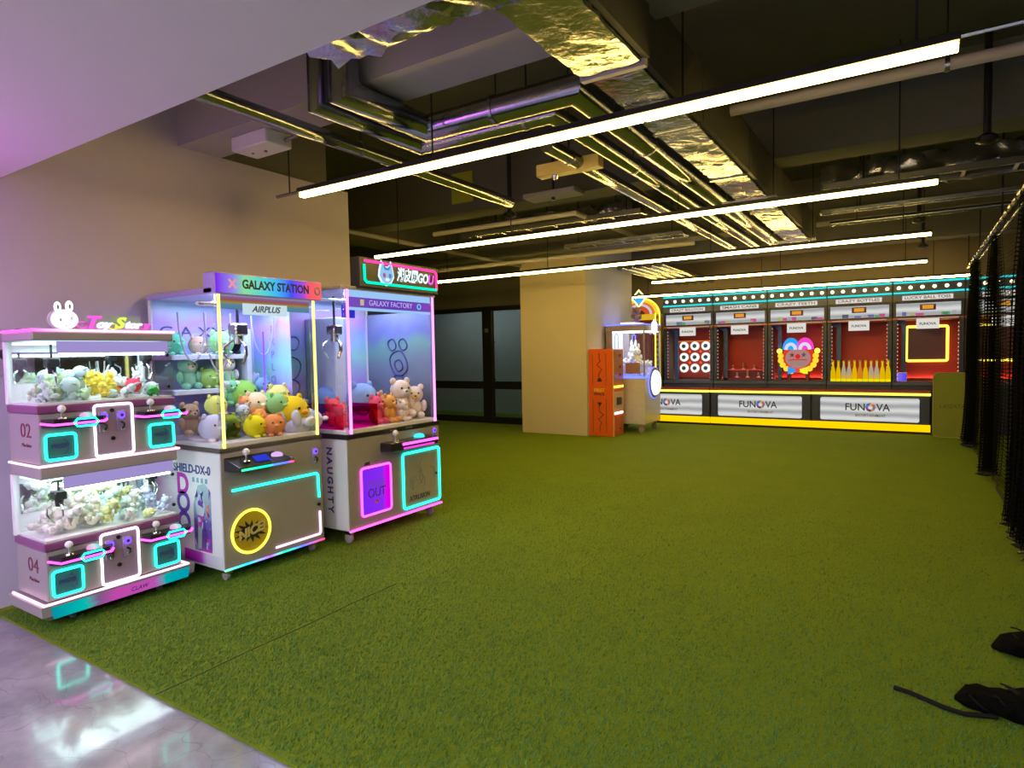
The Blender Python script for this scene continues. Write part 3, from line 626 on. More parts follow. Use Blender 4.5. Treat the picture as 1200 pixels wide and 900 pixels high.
for deck, z0 in ((0, 0.155), (1, 0.925)):
    zb = z0+0.285                                    # top of the front panel, start of the purple band
    MB().cbox(-W1, W1, 0, D1, z0, zb, 0.006).build('lower_cabinet', M['cream'], t1, False)
    bz = 0.045
    MB().cbox(-W1-0.006, W1+0.006, -0.006, D1, zb, zb+bz, 0.006).build('purple_band', M['purple'], t1, False)
    g0 = zb+bz; g1 = 0.845 if deck == 0 else 1.618
    MB().box(-W1+0.01, W1-0.01, 0.01, D1-0.01, g0, g0+0.012).build('toy_bed', M['whitep'], t1, False)
    MB().box(-W1, W1, D1-0.012, D1, g0, g1).build('back_wall', M['whitep'], t1, False)
    MB().box(-W1+0.03, W1-0.03, D1-0.016, D1-0.012, g0+0.12, g1-0.06).build('mirror', pbr('mirror', (0.75, 0.85, 0.82), 0.05, 1.0, var=0.02), t1, False)
    MB().box(-W1, W1, 0.0, 0.004, g0, g1).build('front_glass', M['glass'], t1, False)
    for sx in (-1, 1):
        MB().box(min(sx*W1, sx*(W1-0.004)), max(sx*W1, sx*(W1-0.004)), 0.004, D1-0.012, g0, g1).build('side_glass', M['glass'], t1, False)
        MB().cbox(sx*W1-0.010, sx*W1+0.010, D1-0.03, D1, g0, g1, 0.003).build('corner_post', M['whitep'], t1, False)
    MB().box(-W1+0.12, W1-0.02, 0.012, 0.030, g1-0.072, g1-0.004).build('header_light_panel', M['hdr'], t1, False)
    MB().box(-W1+0.13, W1-0.04, 0.016, 0.034, g1-0.086, g1-0.072).build('strip_light', M['inner'], t1, False)
    MB().box(-W1+0.02, W1-0.02, 0.05, D1-0.05, g1-0.02, g1-0.005).build('cabinet_ceiling', emit('cabinet_ceiling_glow', (0.62, 0.92, 1.0), 2.2), t1, False)
    MB().cbox(-0.012, 0.012, 0.02, D1-0.03, g1-0.05, g1-0.02).build('gantry_rail', M['chrome'], t1)
    claw(t1, -W1+0.14, 0.15, g1-0.02, g1-0.19, 1.1); claw(t1, W1-0.09, 0.15, g1-0.02, g1-0.16, 0.95); 
    MB().tube([(0.10+0.02*math.cos(a), 0.32, g1-0.12+0.10*math.sin(a) if math.sin(a) < 0 else g1-0.12+0.12*abs(math.sin(a))) for a in [math.pi+i*math.pi/8 for i in range(9)]], 0.004, 6).build('coiled_cable', M['cream'], t1)
    cup = MB().cbox(-W1+0.004, -W1+0.13, 0.03, 0.20, g0+0.01, g0+0.10, 0.004).build('prize_chute', M['glass'], t1, False)
    for z in (g1-0.09, g0+0.07):
        MB().lathe([(0.011, 0.0), (0.011, 0.008)], (W1-0.035, -0.008, z), 'y', 10).build('glass_lock', M['blackp'], t1)
    # centre coin door
    dz0, dz1 = zb-0.275, zb+0.028
    MB().cbox(-0.105, 0.105, -0.012, 0.0, dz0+0.01, dz1-0.01, 0.004).build('coin_door', M['lilac'], t1, False)
    neon_rect(-0.102, 0.110, dz0, dz1, 0.018, -0.014, 0.0075).build('door_neon', M['nWhite'], t1)
    coin_mech(t1, -0.055, dz1-0.085, 1.0, -0.012); coin_mech(t1, 0.043, dz1-0.085, 1.0, -0.012)
    for z in (dz1-0.035, dz0+0.10): MB().lathe([(0.012, -0.018), (0.012, -0.011)], (-0.005, 0, z), 'y', 12).build('lock', M['blackp'], t1)
    # two control consoles and prize doors
    for cx0, cx1, nx0, nx1 in ((-0.365, -0.060, -0.352, -0.202), (0.120, 0.425, 0.212, 0.362)):
        cz = zb-0.075
        c = MB().add([(x, y, z) for z in (cz, cz+0.046) for x, y in ((cx0, 0.0), (cx0, -0.012), (cx0+0.03, -0.085), (cx1-0.025, -0.085), (cx1, -0.055), (cx1, 0.0))], [tuple(range(6)), tuple(range(11, 5, -1))]+[(i, (i+1) % 6, (i+1) % 6+6, i+6) for i in range(6)]).build('control_console', M['blackp'], t1, False)
        MB().tube([(cx0-0.006, -0.010, cz+0.022), (cx0+0.026, -0.090, cz+0.016), (cx1-0.02, -0.090, cz+0.016), (cx1+0.004, -0.060, cz+0.022)], 0.0065, 8).build('led_tube', M['nMag'], c)
        mx = (cx0+cx1)/2+0.035; hw = 0.062
        MB().tube([(mx-hw, -0.093, cz+0.019), (mx-hw+0.016, -0.093, cz+0.040), (mx+hw-0.016, -0.093, cz+0.040), (mx+hw, -0.093, cz+0.019), (mx+hw-0.016, -0.093, cz-0.002), (mx-hw+0.016, -0.093, cz-0.002)], 0.005, 6, closed=True).build('led_frame', M['nCyan'], c)
        joystick(t1, cx0+0.085, -0.045, cz+0.046, 1.0)
        button(t1, cx1-0.095, -0.040, cz+0.046, ramp('button_glow', 'X', [(0, (0.9, 0.4, 0.9)), (0.4, (0.95, 0.8, 0.9)), (0.6, (0.3, 0.95, 0.9)), (1, (0.5, 0.6, 1.0))], 0.9), 1.0)
        nz0, nz1 = z0+0.025, z0+0.165
        MB().cbox(nx0, nx1, -0.006, 0.0, nz0, nz1, 0.003).build('prize_door', pbr('teal_door', (0.05, 0.17, 0.19), 0.4), t1, False)
        neon_rect(nx0, nx1, nz0, nz1, 0.018, -0.010, 0.0075).build('prize_neon', M['nCyan'], t1)
        text('PRIZE', 0.034, M['navyink'], t1, ((nx0+nx1)/2-0.008, -0.0075, (nz0+nz1)/2+0.004), shear=0.15)
        MB().tube([((nx0+nx1)/2+0.042*math.cos(R(a)), -0.0075, (nz0+nz1)/2+0.042*math.sin(R(a))) for a in range(-70, 80, 12)], 0.0025, 5).build('arc_mark', M['navyink'], t1)
    text('02' if deck else '04', 0.115, M['darkred'], t1, (-W1-0.001, 0.16, z0+0.185), (90, 0, -90), 'number', sx=1.25)
    text('Machine', 0.03, M['darkred'], t1, (-W1-0.001, 0.16, z0+0.105), (90, 0, -90), 'number_caption', shear=0.3, sx=1.3)
    if deck == 0: MB().cbox(-W1-0.004, W1+0.004, -0.004, D1, g1, 0.918, 0.006).build('deck_divider', M['cream'], t1, False)
led(0.920, 0.010).build('led_tube', M['nPinkW'], t1)
MB().cbox(-W1-0.012, W1+0.010, -0.012, D1, 1.618, 1.668, 0.008).build('top_cap', M['cream'], t1, False)
led(1.675, 0.010).build('led_tube', ramp('top_led', 'X', [(0, (1.0, 0.10, 0.75)), (0.25, (1.0, 0.45, 0.75)), (1, (1.0, 0.5, 0.8))], 2.4), t1)
# rabbit head sign with script lettering
def outline_rabbit(cx, cz, r):
    pts = []
    for i in range(40):
        a = 2*math.pi*i/40; rr = r*(1.0+0.06*math.cos(2*a)); x = rr*math.cos(a); z = rr*0.93*math.sin(a)
        pts.append((cx+x, cz+z))
    return pts
rb = MB().prism(outline_rabbit(-0.222, 1.737, 0.062), -0.006, 0.008)
rb.ell((-0.255, 0.001, 1.806), (0.019, 0.007, 0.030), 12, 8).ell((-0.196, 0.001, 1.812), (0.021, 0.007, 0.033), 12, 8)
rbo = rb.build('rabbit_head', emit('rabbit_glow', (1.0, 1.0, 0.95), 1.6), t1)
MB().prism(outline_rabbit(-0.228, 1.737, 0.069), 0.009, 0.022).build('rabbit_backing', pbr('lilac_acrylic', (0.55, 0.45, 0.62), 0.4), t1)
MB().ell((-0.245, -0.007, 1.734), (0.005, 0.002, 0.010), 8, 6).build('eye', M['greyink'], rbo); MB().tube([(-0.186, -0.007, 1.752), (-0.192, -0.007, 1.744), (-0.186, -0.007, 1.736)], 0.003, 5).build('eye', M['greyink'], rbo)
MB().tube([(-0.224, -0.007, 1.706), (-0.218, -0.007, 1.702), (-0.211, -0.007, 1.706)], 0.002, 5).build('mouth', M['greyink'], rbo)
for ex, ez in ((-0.255, 1.805), (-0.196, 1.811)): MB().ell((ex, -0.006, ez), (0.006, 0.003, 0.014), 8, 6).build('inner_ear', M['greyink'], rbo)
mg = emit('letter_magenta', (1.0, 0.10, 0.65), 1.3); yg = emit('letter_lime', (0.75, 0.95, 0.10), 1.2); wg = emit('letter_white', (1.0, 1.0, 1.0), 1.3)
for body, sz, mt, x in (('T', 0.098, mg, -0.092), ('oy', 0.066, wg, -0.025), ('S', 0.092, yg, 0.062), ('tor', 0.062, wg, 0.142), ('y', 0.062, mg, 0.222)):
    text(body, sz, mt, t1, (x, -0.004, 1.722 if sz > 0.08 else 1.714), shear=0.35, extrude=0.006, bold=0.003, sx=1.15)
MB().tube([(-0.135+0.028*math.cos(R(a)), -0.004, 1.708+0.018*math.sin(R(a))) for a in range(60, 330, 20)], 0.0035, 6).build('letter_swash', mg, t1)
MB().tube([(0.030+0.026*math.cos(R(a)), -0.004, 1.703+0.016*math.sin(R(a))) for a in range(60, 330, 20)], 0.0035, 6).build('letter_swash', yg, t1)
MB().cbox(-0.13, 0.26, 0.008, 0.016, 1.668, 1.720, 0.003).build('sign_backing', pbr('sign_lilac', (0.55, 0.30, 0.60), 0.4), t1, False)
MB().box(-0.10, 0.20, 0.016, 0.020, 1.70, 1.768).build('sign_plate', pbr('sign_grey_blue', (0.35, 0.42, 0.50), 0.35), t1, False)
# toys of both decks
ORD = ('first', 'second', 'third', 'fourth', 'fifth', 'sixth', 'seventh'); ROW = ('front', 'middle', 'back'); LAY = ('bottom', 'middle', 'top')
def pile(O, x0, x1, y0, y1, z, nx, ny, layers, s, colours, kinds, label, group, shrink=0.12, detail=False):
    for k in range(layers):
        for j in range(ny-k):
            for i in range(nx-k):
                fx_ = (i+0.5+0.5*k)/nx; fy_ = (j+0.5+0.5*k)/ny
                c, cname = random.choice(colours(fx_, k)); sc = s*random.uniform(0.85, 1.12)
                x = x0+(x1-x0)*fx_+random.uniform(-.15, .15)*s; y = y0+(y1-y0)*fy_+random.uniform(-.1, .1)*s
                lay = random.random() < 0.6
                rot = (R(random.choice((-75, 80, 60))) if lay else R(random.uniform(-20, 20)), R(random.uniform(-30, 30)), R(90+random.uniform(-70, 70)))
                zz = z+k*s*(1-shrink)*0.62 + (0.28*sc if lay else 0.02)
                plush(random.choice(kinds), c, sc, L2W(O, x, y, zz), rot, '%s plush toy, %s from left, %s row, %s layer, %s' % (cname, ORD[i], ROW[j], LAY[k], label), group, detail=detail)
up_cols = lambda f, k: [((0.52, 0.72, 0.66), 'mint'), ((0.62, 0.76, 0.72), 'pale mint'), ((0.55, 0.70, 0.42), 'soft green')] if f < 0.42 else ([((0.66, 0.74, 0.76), 'pale grey'), ((0.80, 0.62, 0.10), 'yellow'), ((0.72, 0.78, 0.80), 'pale grey')] if f < 0.72 else [((0.75, 0.08, 0.12), 'red'), ((0.10, 0.50, 0.14), 'green'), ((0.66, 0.74, 0.76), 'pale grey')])
lo_cols = lambda f, k: [((0.74, 0.70, 0.60), 'cream'), ((0.78, 0.74, 0.70), 'off-white')] if f < 0.5 else ([((0.62, 0.80, 0.74), 'mint'), ((0.78, 0.80, 0.74), 'off-white'), ((0.70, 0.74, 0.35), 'lime')] if f < 0.85 else [((0.60, 0.66, 0.85), 'pale blue'), ((0.62, 0.80, 0.74), 'mint')])
pile(O1, -0.33, 0.35, 0.03, 0.36, 1.267, 7, 3, 2, 0.105, up_cols, ('bear', 'bunny', 'ball'), 'upper deck heap', 'toys in the upper deck')
pile(O1, -0.33, 0.35, 0.03, 0.36, 0.497, 7, 3, 3, 0.110, lo_cols, ('bear', 'bunny', 'bear'), 'lower deck heap', 'toys in the lower deck')
plush('ball', (0.78, 0.07, 0.13), 0.095, L2W(O1, 0.17, 0.075, 1.30), (0, 0, R(70)), 'round red plush ball against the upper deck front glass', 'toys in the upper deck')
plush('bear', (0.55, 0.68, 0.85), 0.16, L2W(O1, -0.17, 0.24, 1.40), (R(70), R(10), R(150)), 'pale blue plush bear on top of the upper deck heap', 'toys in the upper deck')
plush('bunny', (0.80, 0.72, 0.50), 0.15, L2W(O1, -0.02, 0.26, 0.70), (R(75), R(10), R(150)), 'yellowish plush rabbit on top of the lower deck heap', 'toys in the lower deck')
plush('bear', (0.82, 0.78, 0.76), 0.16, L2W(O1, -0.16, 0.26, 0.70), (R(60), R(10), R(40)), 'large off-white plush bear on top of the lower deck heap', 'toys in the lower deck')
area_light('deck_light', t1, (0, 0.20, 1.58), (0, 0, 0), 0.6, 0.28, 2.6, (0.70, 1.0, 0.97)); area_light('deck_light', t1, (0, 0.20, 0.80), (0, 0, 0), 0.6, 0.28, 2.6, (0.74, 1.0, 0.94))

# ------------------------------------------------------------------ large claw machine with yellow tubes
O2 = (-3.83, 2.835, 0.0); W2 = 0.42; D2 = 0.80; G2 = 0.905; T2 = 1.925
t2 = thing('claw_machine', 'large claw machine with yellow corner tubes and rainbow lit top sign', 'claw machine', O2, R(90))
casters(t2, [(-0.36, 0.06), (0.36, 0.06), (-0.36, D2-0.08), (0.36, D2-0.08)], 0.085)
MB().cbox(-W2, W2, 0.0, D2, 0.085, 0.875, 0.008).build('lower_cabinet', M['whitep'], t2, False)
MB().cbox(-W2+0.004, W2-0.004, -0.006, 0.004, 0.095, 0.870, 0.003).build('front_panel', pbr('warm_grey_panel', (0.31, 0.28, 0.255), 0.35, var=0.03), t2, False)
MB().cbox(-W2-0.004, W2+0.004, -0.008, D2, 0.875, 0.905, 0.004).build('glass_frame', pbr('dark_bronze', (0.09, 0.075, 0.06), 0.4), t2, False)
rb_stops = [(0, (0.2, 0.9, 0.6)), (0.2, (0.0, 0.7, 1.0)), (0.42, (0.45, 0.1, 1.0)), (0.55, (0.0, 0.9, 0.45)), (0.75, (0.1, 0.15, 1.0)), (1, (1.0, 0.05, 0.15))]
MB().cbox(-W2, W2, -0.012, -0.002, 0.085, 0.099, 0.003).build('led_strip', ramp('led_rainbow', 'X', rb_stops, 1.8), t2, False)
MB().tube([(-0.345, -0.012, 0.615), (0.355, -0.012, 0.613), (0.370, -0.012, 0.600), (0.376, -0.012, 0.426)], 0.0085, 8).build('neon_line', M['nCyan'], t2)
MB().tube([(0.378, -0.012, 0.318), (0.380, -0.012, 0.158), (0.368, -0.012, 0.143), (-0.022, -0.012, 0.142)], 0.0085, 8).build('neon_line', M['nPinkW'], t2)
MB().lathe([(0.013, -0.016), (0.013, -0.005)], (0.372, 0, 0.372), 'y', 10).build('door_lock', M['blackp'], t2)
# round yellow prize door
cxr, czr, rr = -0.213, 0.312, 0.146
MB().lathe([(rr, -0.010), (rr, -0.003)], (cxr, 0, czr), 'y', 40).build('prize_door', pbr('amber_door', (0.50, 0.36, 0.02), 0.35), t2)
MB().tube([(cxr+rr*math.cos(2*math.pi*i/40), -0.012, czr+rr*math.sin(2*math.pi*i/40)) for i in range(40)], 0.009, 8, closed=True).build('door_neon', M['nYel'], t2)
star = []
for i in range(26):
    a = 2*math.pi*i/26; q = (0.118 if i % 2 == 0 else 0.062)*(0.8+0.35*abs(math.cos(a+0.3))); star.append((cxr-0.005+q*math.cos(a), czr+q*0.72*math.sin(a)))
MB().prism(star, -0.0125, -0.0102).build('burst_mark', M['ink'], t2, False)
text('NICE!', 0.085, pbr('burst_yellow', (0.62, 0.50, 0.16), 0.4), t2, (cxr, -0.0135, czr), rot=(90, -12, 0), name='burst_lettering', shear=0.25, bold=0.004)
# control panel
def control_panel():
    vs = [(-0.395, -0.002, 0.835), (-0.02, -0.002, 0.835), (0.085, -0.105, 0.775), (-0.345, -0.105, 0.775), (-0.395, -0.002, 0.755), (-0.02, -0.002, 0.755), (0.085, -0.105, 0.750), (-0.345, -0.105, 0.750)]
    return MB().add(vs, [(0,1,2,3), (7,6,5,4), (3,2,6,7), (0,3,7,4), (1,5,6,2), (0,4,5,1)])
cpo = control_panel().build('control_panel', M['blackp'], t2, False)
MB().tube([(-0.393, -0.003, 0.837), (-0.02, -0.003, 0.837), (0.084, -0.104, 0.777), (-0.344, -0.104, 0.777)], 0.004, 6, closed=True).build('trim', M['chrome'], cpo)
MB().tube([(-0.335, -0.108, 0.758), (0.080, -0.108, 0.758)], 0.008, 8).build('led_tube', ramp('panel_led', 'X', [(0, (0.05, 0.9, 0.4)), (0.5, (0.0, 0.75, 0.6)), (0.6, (0.1, 0.25, 1.0)), (0.85, (0.1, 0.15, 1.0)), (1, (1.0, 0.05, 0.1))], 1.7), cpo)
joystick(t2, -0.262, -0.055, 0.806, 1.15); button(t2, -0.020, -0.055, 0.806, emit('button_violet', (0.75, 0.5, 1.0), 1.0), 1.2)
sc_ = MB().box(-0.055, 0.055, -0.032, 0.032, 0, 0.003).build('score_screen', emit('blue_screen', (0.03, 0.05, 0.7), 0.9), cpo, False); sc_.location = (-0.145, -0.055, 0.810); sc_.rotation_euler = (R(30), 0, 0)
coin_mech(t2, 0.350, 0.765, 1.0, -0.006)
# glass box
for sx in (-1, 1):
    MB().cbox(sx*W2-0.018 if sx > 0 else -W2, W2 if sx > 0 else -W2+0.018, D2-0.03, D2, G2, T2, 0.003).build('rear_post', M['whitep'], t2, False)
    MB().cbox(sx*0.385-0.022, sx*0.385+0.022, 0.0, 0.024, G2, T2, 0.004).build('front_post', glass('acrylic_post', (0.85, 0.9, 1.0), 1.45, 0.05, 0.08), t2, False)
    MB().tube([(sx*0.385, -0.006, G2), (sx*0.385, -0.006, T2)], 0.0105, 10).build('corner_tube', M['nYelW'], t2)
    MB().box(sx*W2-0.006 if sx > 0 else -W2, W2 if sx > 0 else -W2+0.006, 0.024, D2-0.03, G2, T2).build('side_glass', M['glass'], t2, False)
MB().box(-0.362, 0.362, 0.004, 0.010, G2, T2).build('front_glass', M['glass'], t2, False)
holo = [(0, (0.45, 0.50, 0.95)), (0.18, (0.30, 0.42, 0.95)), (0.36, (0.45, 0.35, 0.85)), (0.52, (0.35, 0.75, 0.70)), (0.68, (0.40, 0.50, 1.0)), (0.84, (0.65, 0.40, 0.85)), (1, (0.45, 0.75, 0.95))]
HOLO = ramp('holographic_film', 'Z', holo, 0, 0.25, waves=0.4, wscale=2.2)
MB().box(-W2+0.005, W2-0.005, D2-0.012, D2, G2, T2).build('back_panel', HOLO, t2, False)
MB().box(W2-0.014, W2-0.007, 0.30, D2-0.03, G2, T2-0.05).build('side_film', HOLO, t2, False)
MB().cbox(-W2+0.006, W2-0.006, 0.008, D2-0.012, G2-0.004, G2+0.03, 0.004).build('toy_bed', M['whitep'], t2, False)
for z in (1.28, 1.53):
    MB().cbox(-W2+0.01, 0.16, D2-0.30, D2-0.014, z-0.035, z, 0.003).build('shelf', pbr('shelf_blue_white', (0.62, 0.68, 0.85), 0.4), t2, False)
MB().cbox(0.16, 0.20, D2-0.30, D2-0.014, G2+0.03, 1.72, 0.003).build('shelf_upright', pbr('shelf_blue_white', (0.62, 0.68, 0.85), 0.4), t2, False)
MB().tube([(0.235, 0.40, G2+0.03), (0.235, 0.40, 1.70)], 0.006, 6).build('neon_rod', M['nPurple'], t2)
for ch, x in (('G', -0.30), ('A', -0.15), ('X', -0.005), ('Y', 0.10)): text(ch, 0.11, M['navyink'], t2, (x, D2-0.016, 1.70), name='back_lettering', sx=1.4)
for i, ch in enumerate('EXPLORE'): text(ch, 0.085, pbr('lilac_print', (0.30, 0.26, 0.55), 0.5), t2, (W2-0.016, 0.52, 1.72-i*0.10), (90, 0, -90), 'side_lettering')
MB().cbox(-W2+0.10, -W2+0.30, 0.14, 0.145, G2+0.04, G2+0.22, 0.002).build('chute_guard', M['glass'], t2, False)
MB().cbox(-W2+0.10, -W2+0.30, 0.145, 0.15, G2+0.04, G2+0.22, 0.002).build('chute_guard_print', glass('smoky_guard', (0.55, 0.6, 0.75), 1.4, 0.1, 0.05), t2, False)
# header inside and top sign
MB().cbox(-0.362, 0.362, 0.012, 0.03, 1.83, T2, 0.003).build('header_panel', ramp('header_stripes', 'Z', [(0, (0.25, 0.45, 0.75)), (0.3, (0.20, 0.55, 0.80)), (0.45, (0.7, 0.55, 0.1)), (0.62, (0.7, 0.2, 0.15)), (0.8, (0.5, 0.25, 0.7)), (1, (0.75, 0.75, 0.9))], 0.45, interp='LINEAR'), t2, False)
MB().cbox(-0.20, 0.16, 0.006, 0.014, 1.795, 1.872, 0.003).build('header_sign', emit('pale_header', (0.65, 0.82, 0.92), 0.9), t2, False)
text('AIRPLUS', 0.06, pbr('steel_blue_ink', (0.08, 0.12, 0.25), 0.4), t2, (-0.02, 0.003, 1.834), name='header_lettering', shear=0.3, bold=0.0015)
MB().cbox(-W2-0.004, W2+0.002, 0.0, D2, T2, 1.965, 0.006).build('roof', pbr('violet_roof', (0.40, 0.34, 0.62), 0.35), t2, False)
sg = MB().cbox(-W2-0.004, W2+0.03, -0.03, 0.10, T2-0.004, 2.062, 0.006).build('top_sign', pbr('sign_case', (0.45, 0.35, 0.75), 0.35), t2, False)
MB().box(-W2+0.004, W2+0.024, -0.034, -0.030, T2+0.004, 2.054).build('lit_face', ramp('station_sign', 'X', [(0, (0.20, 0.02, 0.85)), (0.14, (0.30, 0.25, 0.8)), (0.24, (0.25, 0.75, 0.35)), (0.42, (0.10, 0.65, 0.70)), (0.55, (0.05, 0.45, 0.95)), (0.68, (0.06, 0.08, 1.0)), (0.80, (0.35, 0.08, 0.75)), (0.87, (1.0, 0.10, 0.15)), (1, (0.95, 0.15, 0.15))], 1.0), sg, False)
text('GALAXY STATION', 0.082, M['ink'], sg, (0.05, -0.0355, 1.993), name='sign_lettering', bold=0.0028, width=0.55)
MB().tube([(-0.325, -0.036, 2.02), (-0.275, -0.036, 1.965)], 0.007, 6).build('cross_mark', emit('cross_pink', (0.9, 0.3, 0.35), 1.0), sg); MB().tube([(-0.275, -0.036, 2.02), (-0.325, -0.036, 1.965)], 0.007, 6).build('cross_mark', emit('cross_pink', (0.9, 0.3, 0.35), 1.0), sg)
MB().tube([(0.402+0.022*math.cos(2*math.pi*i/16), -0.036, 1.992+0.025*math.sin(2*math.pi*i/16)) for i in range(16)], 0.006, 6, closed=True).build('circle_mark', M['greyink'], sg)
area_light('cabinet_light', t2, (0, 0.30, 1.90), (0, 0, 0), 0.6, 0.5, 11.0, (0.58, 0.68, 1.0))
claw(t2, -0.10, 0.22, 1.90, 1.60, 1.7, M['chrome']); MB().cbox(-W2+0.02, W2-0.02, 0.20, 0.24, 1.86, 1.89).build('gantry_rail', M['chrome'], t2)
for x, y, dz in ((-0.33, 0.40, 0.34), (-0.20, 0.30, 0.42), (0.27, 0.45, 0.30)):
    MB().tube([(x+0.10*math.cos(math.pi+math.pi*i/10), y, 1.82-dz*math.sin(math.pi*i/10)) for i in range(11)], 0.006, 6).build('hanging_cord', pbr('cord_lilac', (0.42, 0.40, 0.58), 0.5), t2)
# printed left side: big lettering and a violet robot figure
text('SHIELD-DX-0', 0.082, M['navyink'], t2, (-W2-0.0015, 0.33, 0.745), (90, 0, -90), 'side_lettering', bold=0.002, width=0.44)
MB().prism([(0.02, 0.19), (0.22, 0.19), (0.23, 0.60), (0.16, 0.66), (0.08, 0.64), (0.02, 0.50)], 0, 0.0012).build('side_print', ramp('figure_print', 'Z', [(0, (0.45, 0.02, 0.42)), (0.15, (0.16, 0.06, 0.34)), (0.45, (0.12, 0.10, 0.36)), (0.6, (0.30, 0.34, 0.46)), (0.8, (0.32, 0.42, 0.50)), (1, (0.30, 0.55, 0.52))], 0, 0.4, waves=0.35, wscale=7), t2, False)
sp_ = [o for o in t2.children if o.name.startswith('side_print')][0]
sp_.rotation_euler = (0, 0, R(-90)); sp_.location = (-W2-0.0005, 0.345, 0.0)
def side_shape(poly, mat, nm, off):
    o = MB().prism(poly, 0, 0.0006).build(nm, mat, t2, False); o.rotation_euler = (0, 0, R(-90)); o.location = (-W2-off, 0.345, 0)
pale = pbr('print_pale', (0.46, 0.56, 0.60), 0.45); viol = pbr('print_violet', (0.14, 0.05, 0.38), 0.45); mgp = pbr('print_magenta', (0.50, 0.03, 0.40), 0.45); org = pbr('print_orange', (0.62, 0.25, 0.12), 0.45)
side_shape([(0.06, 0.44), (0.14, 0.43), (0.16, 0.50), (0.14, 0.57), (0.09, 0.58), (0.05, 0.52)], pale, 'print_helmet', 0.0022)
side_shape([(0.07, 0.51), (0.14, 0.49), (0.13, 0.53), (0.09, 0.54)], viol, 'print_visor', 0.0032)
side_shape([(0.09, 0.64), (0.12, 0.57), (0.14, 0.58)], pale, 'print_horn', 0.0022); side_shape([(0.17, 0.44), (0.20, 0.45), (0.20, 0.52), (0.18, 0.51)], org, 'print_flare', 0.0022)
side_shape([(0.06, 0.20), (0.10, 0.20), (0.12, 0.42), (0.07, 0.42)], pale, 'print_leg', 0.0022); side_shape([(0.13, 0.21), (0.17, 0.22), (0.15, 0.41), (0.125, 0.41)], viol, 'print_leg', 0.0022)
side_shape([(0.18, 0.22), (0.225, 0.21), (0.225, 0.40), (0.19, 0.34)], viol, 'print_cape', 0.0022)
side_shape([(-0.11, 0.105), (0.335, 0.100), (0.335, 0.175), (-0.11, 0.185)], ramp('magenta_fade', 'X', [(0, (0.55, 0.0, 0.55)), (0.45, (0.55, 0.05, 0.60)), (0.6, (0.60, 0.50, 0.70)), (1, (0.72, 0.70, 0.74))], 0, 0.35), 'side_skirt_print', 0.0008)
for ch, z in (('D', 0.63), ('O', 0.50), ('O', 0.36)): text(ch, 0.20, mgp if ch == 'D' else viol, t2, (-W2-0.0012, 0.445, z), (90, 0, 180+90), 'side_lettering', bold=0.006)
rs = random.Random(11)
for k in range(34):
    cx = rs.uniform(0.03, 0.215); cz = rs.uniform(0.20, 0.60); q = rs.uniform(0.010, 0.032); a = rs.uniform(0, 6.3)
    side_shape([(cx+q*math.cos(a), cz+q*1.5*math.sin(a)), (cx+q*0.5*math.cos(a+2.0), cz+q*1.3*math.sin(a+2.0)), (cx+q*0.7*math.cos(a+3.6), cz+q*1.1*math.sin(a+3.6))][::-1], rs.choice((pale, viol, viol, M['navyink'], mgp, pale, pbr('print_teal', (0.16, 0.38, 0.45), 0.45))), 'print_shard', 0.0026+0.00004*k)
for k in range(4): side_shape([(0.02+0.05*k, 0.66), (0.05+0.05*k, 0.66), (0.045+0.05*k, 0.695), (0.022+0.05*k, 0.69)], pbr('print_teal', (0.16, 0.38, 0.45), 0.45), 'print_stroke', 0.0022)
# toys
TG2 = 'toys in the yellow-tube machine'
def toy2(kind, c, s, x, y, z, rz, lab, **k):
    if z < 1.25: s *= 1.22; z = G2+0.03+(z-G2-0.03)*1.15
    plush(kind, c, s, L2W(O2, x, y, z), k.pop('rot', (0, 0, R(90+rz))), lab, TG2, **k)
B = G2+0.03
toy2('ball', (0.10, 0.55, 0.32), 0.17, -0.33, 0.65, 1.53, 0, 'green round plush on the top shelf, leftmost')
toy2('ball', (0.62, 0.42, 0.30), 0.15, -0.14, 0.65, 1.53, 5, 'tan round plush on the top shelf')
toy2('ball', (0.28, 0.72, 0.28), 0.19, -0.02, 0.55, 1.53, -10, 'lime green round plush on the top shelf beside the black one')
toy2('ball', (0.014, 0.012, 0.022), 0.19, 0.105, 0.64, 1.53, 10, 'black round plush at the right end of the top shelf')
toy2('bear', (0.22, 0.55, 0.36), 0.25, -0.25, 0.62, 1.28, 0, 'large green and peach plush doll on the lower shelf', c2=(0.8, 0.55, 0.45))
toy2('ball', (0.35, 0.62, 0.12), 0.16, -0.10, 0.60, 1.28, 0, 'apple green round plush on the lower shelf')
toy2('pig', (0.70, 0.72, 0.75), 0.26, 0.025, 0.58, 1.28, 0, 'white plush bear standing on the lower shelf')
toy2('ball', (0.02, 0.10, 0.60), 0.17, 0.10, 0.70, 1.28, 0, 'cobalt blue round plush on the lower shelf')
toy2('lying', (0.66, 0.66, 0.74), 0.30, 0.19, 0.085, B+0.02, -60, 'white plush bear lying against the front glass', rot=(R(-80), 0, R(10)))
toy2('duck', (0.82, 0.58, 0.02), 0.22, 0.30, 0.17, B+0.02, 10, 'big yellow plush chick in the front right corner')
toy2('ball', (0.85, 0.68, 0.42), 0.17, 0.12, 0.36, B+0.10, 0, 'cream and peach round plush behind the white bear')
toy2('ball', (0.25, 0.60, 0.18), 0.16, 0.23, 0.36, B+0.10, -10, 'green round plush behind the yellow chick')
toy2('ball', (0.85, 0.72, 0.25), 0.17, 0.335, 0.38, B+0.14, 0, 'pale yellow round plush by the right wall')
toy2('ball', (0.30, 0.62, 0.12), 0.20, 0.12, 0.52, B+0.15, 0, 'bright green round plush at the back of the heap')
toy2('bear', (0.25, 0.42, 0.80), 0.20, 0.28, 0.50, B+0.16, 0, 'blue plush bear at the back right of the heap')
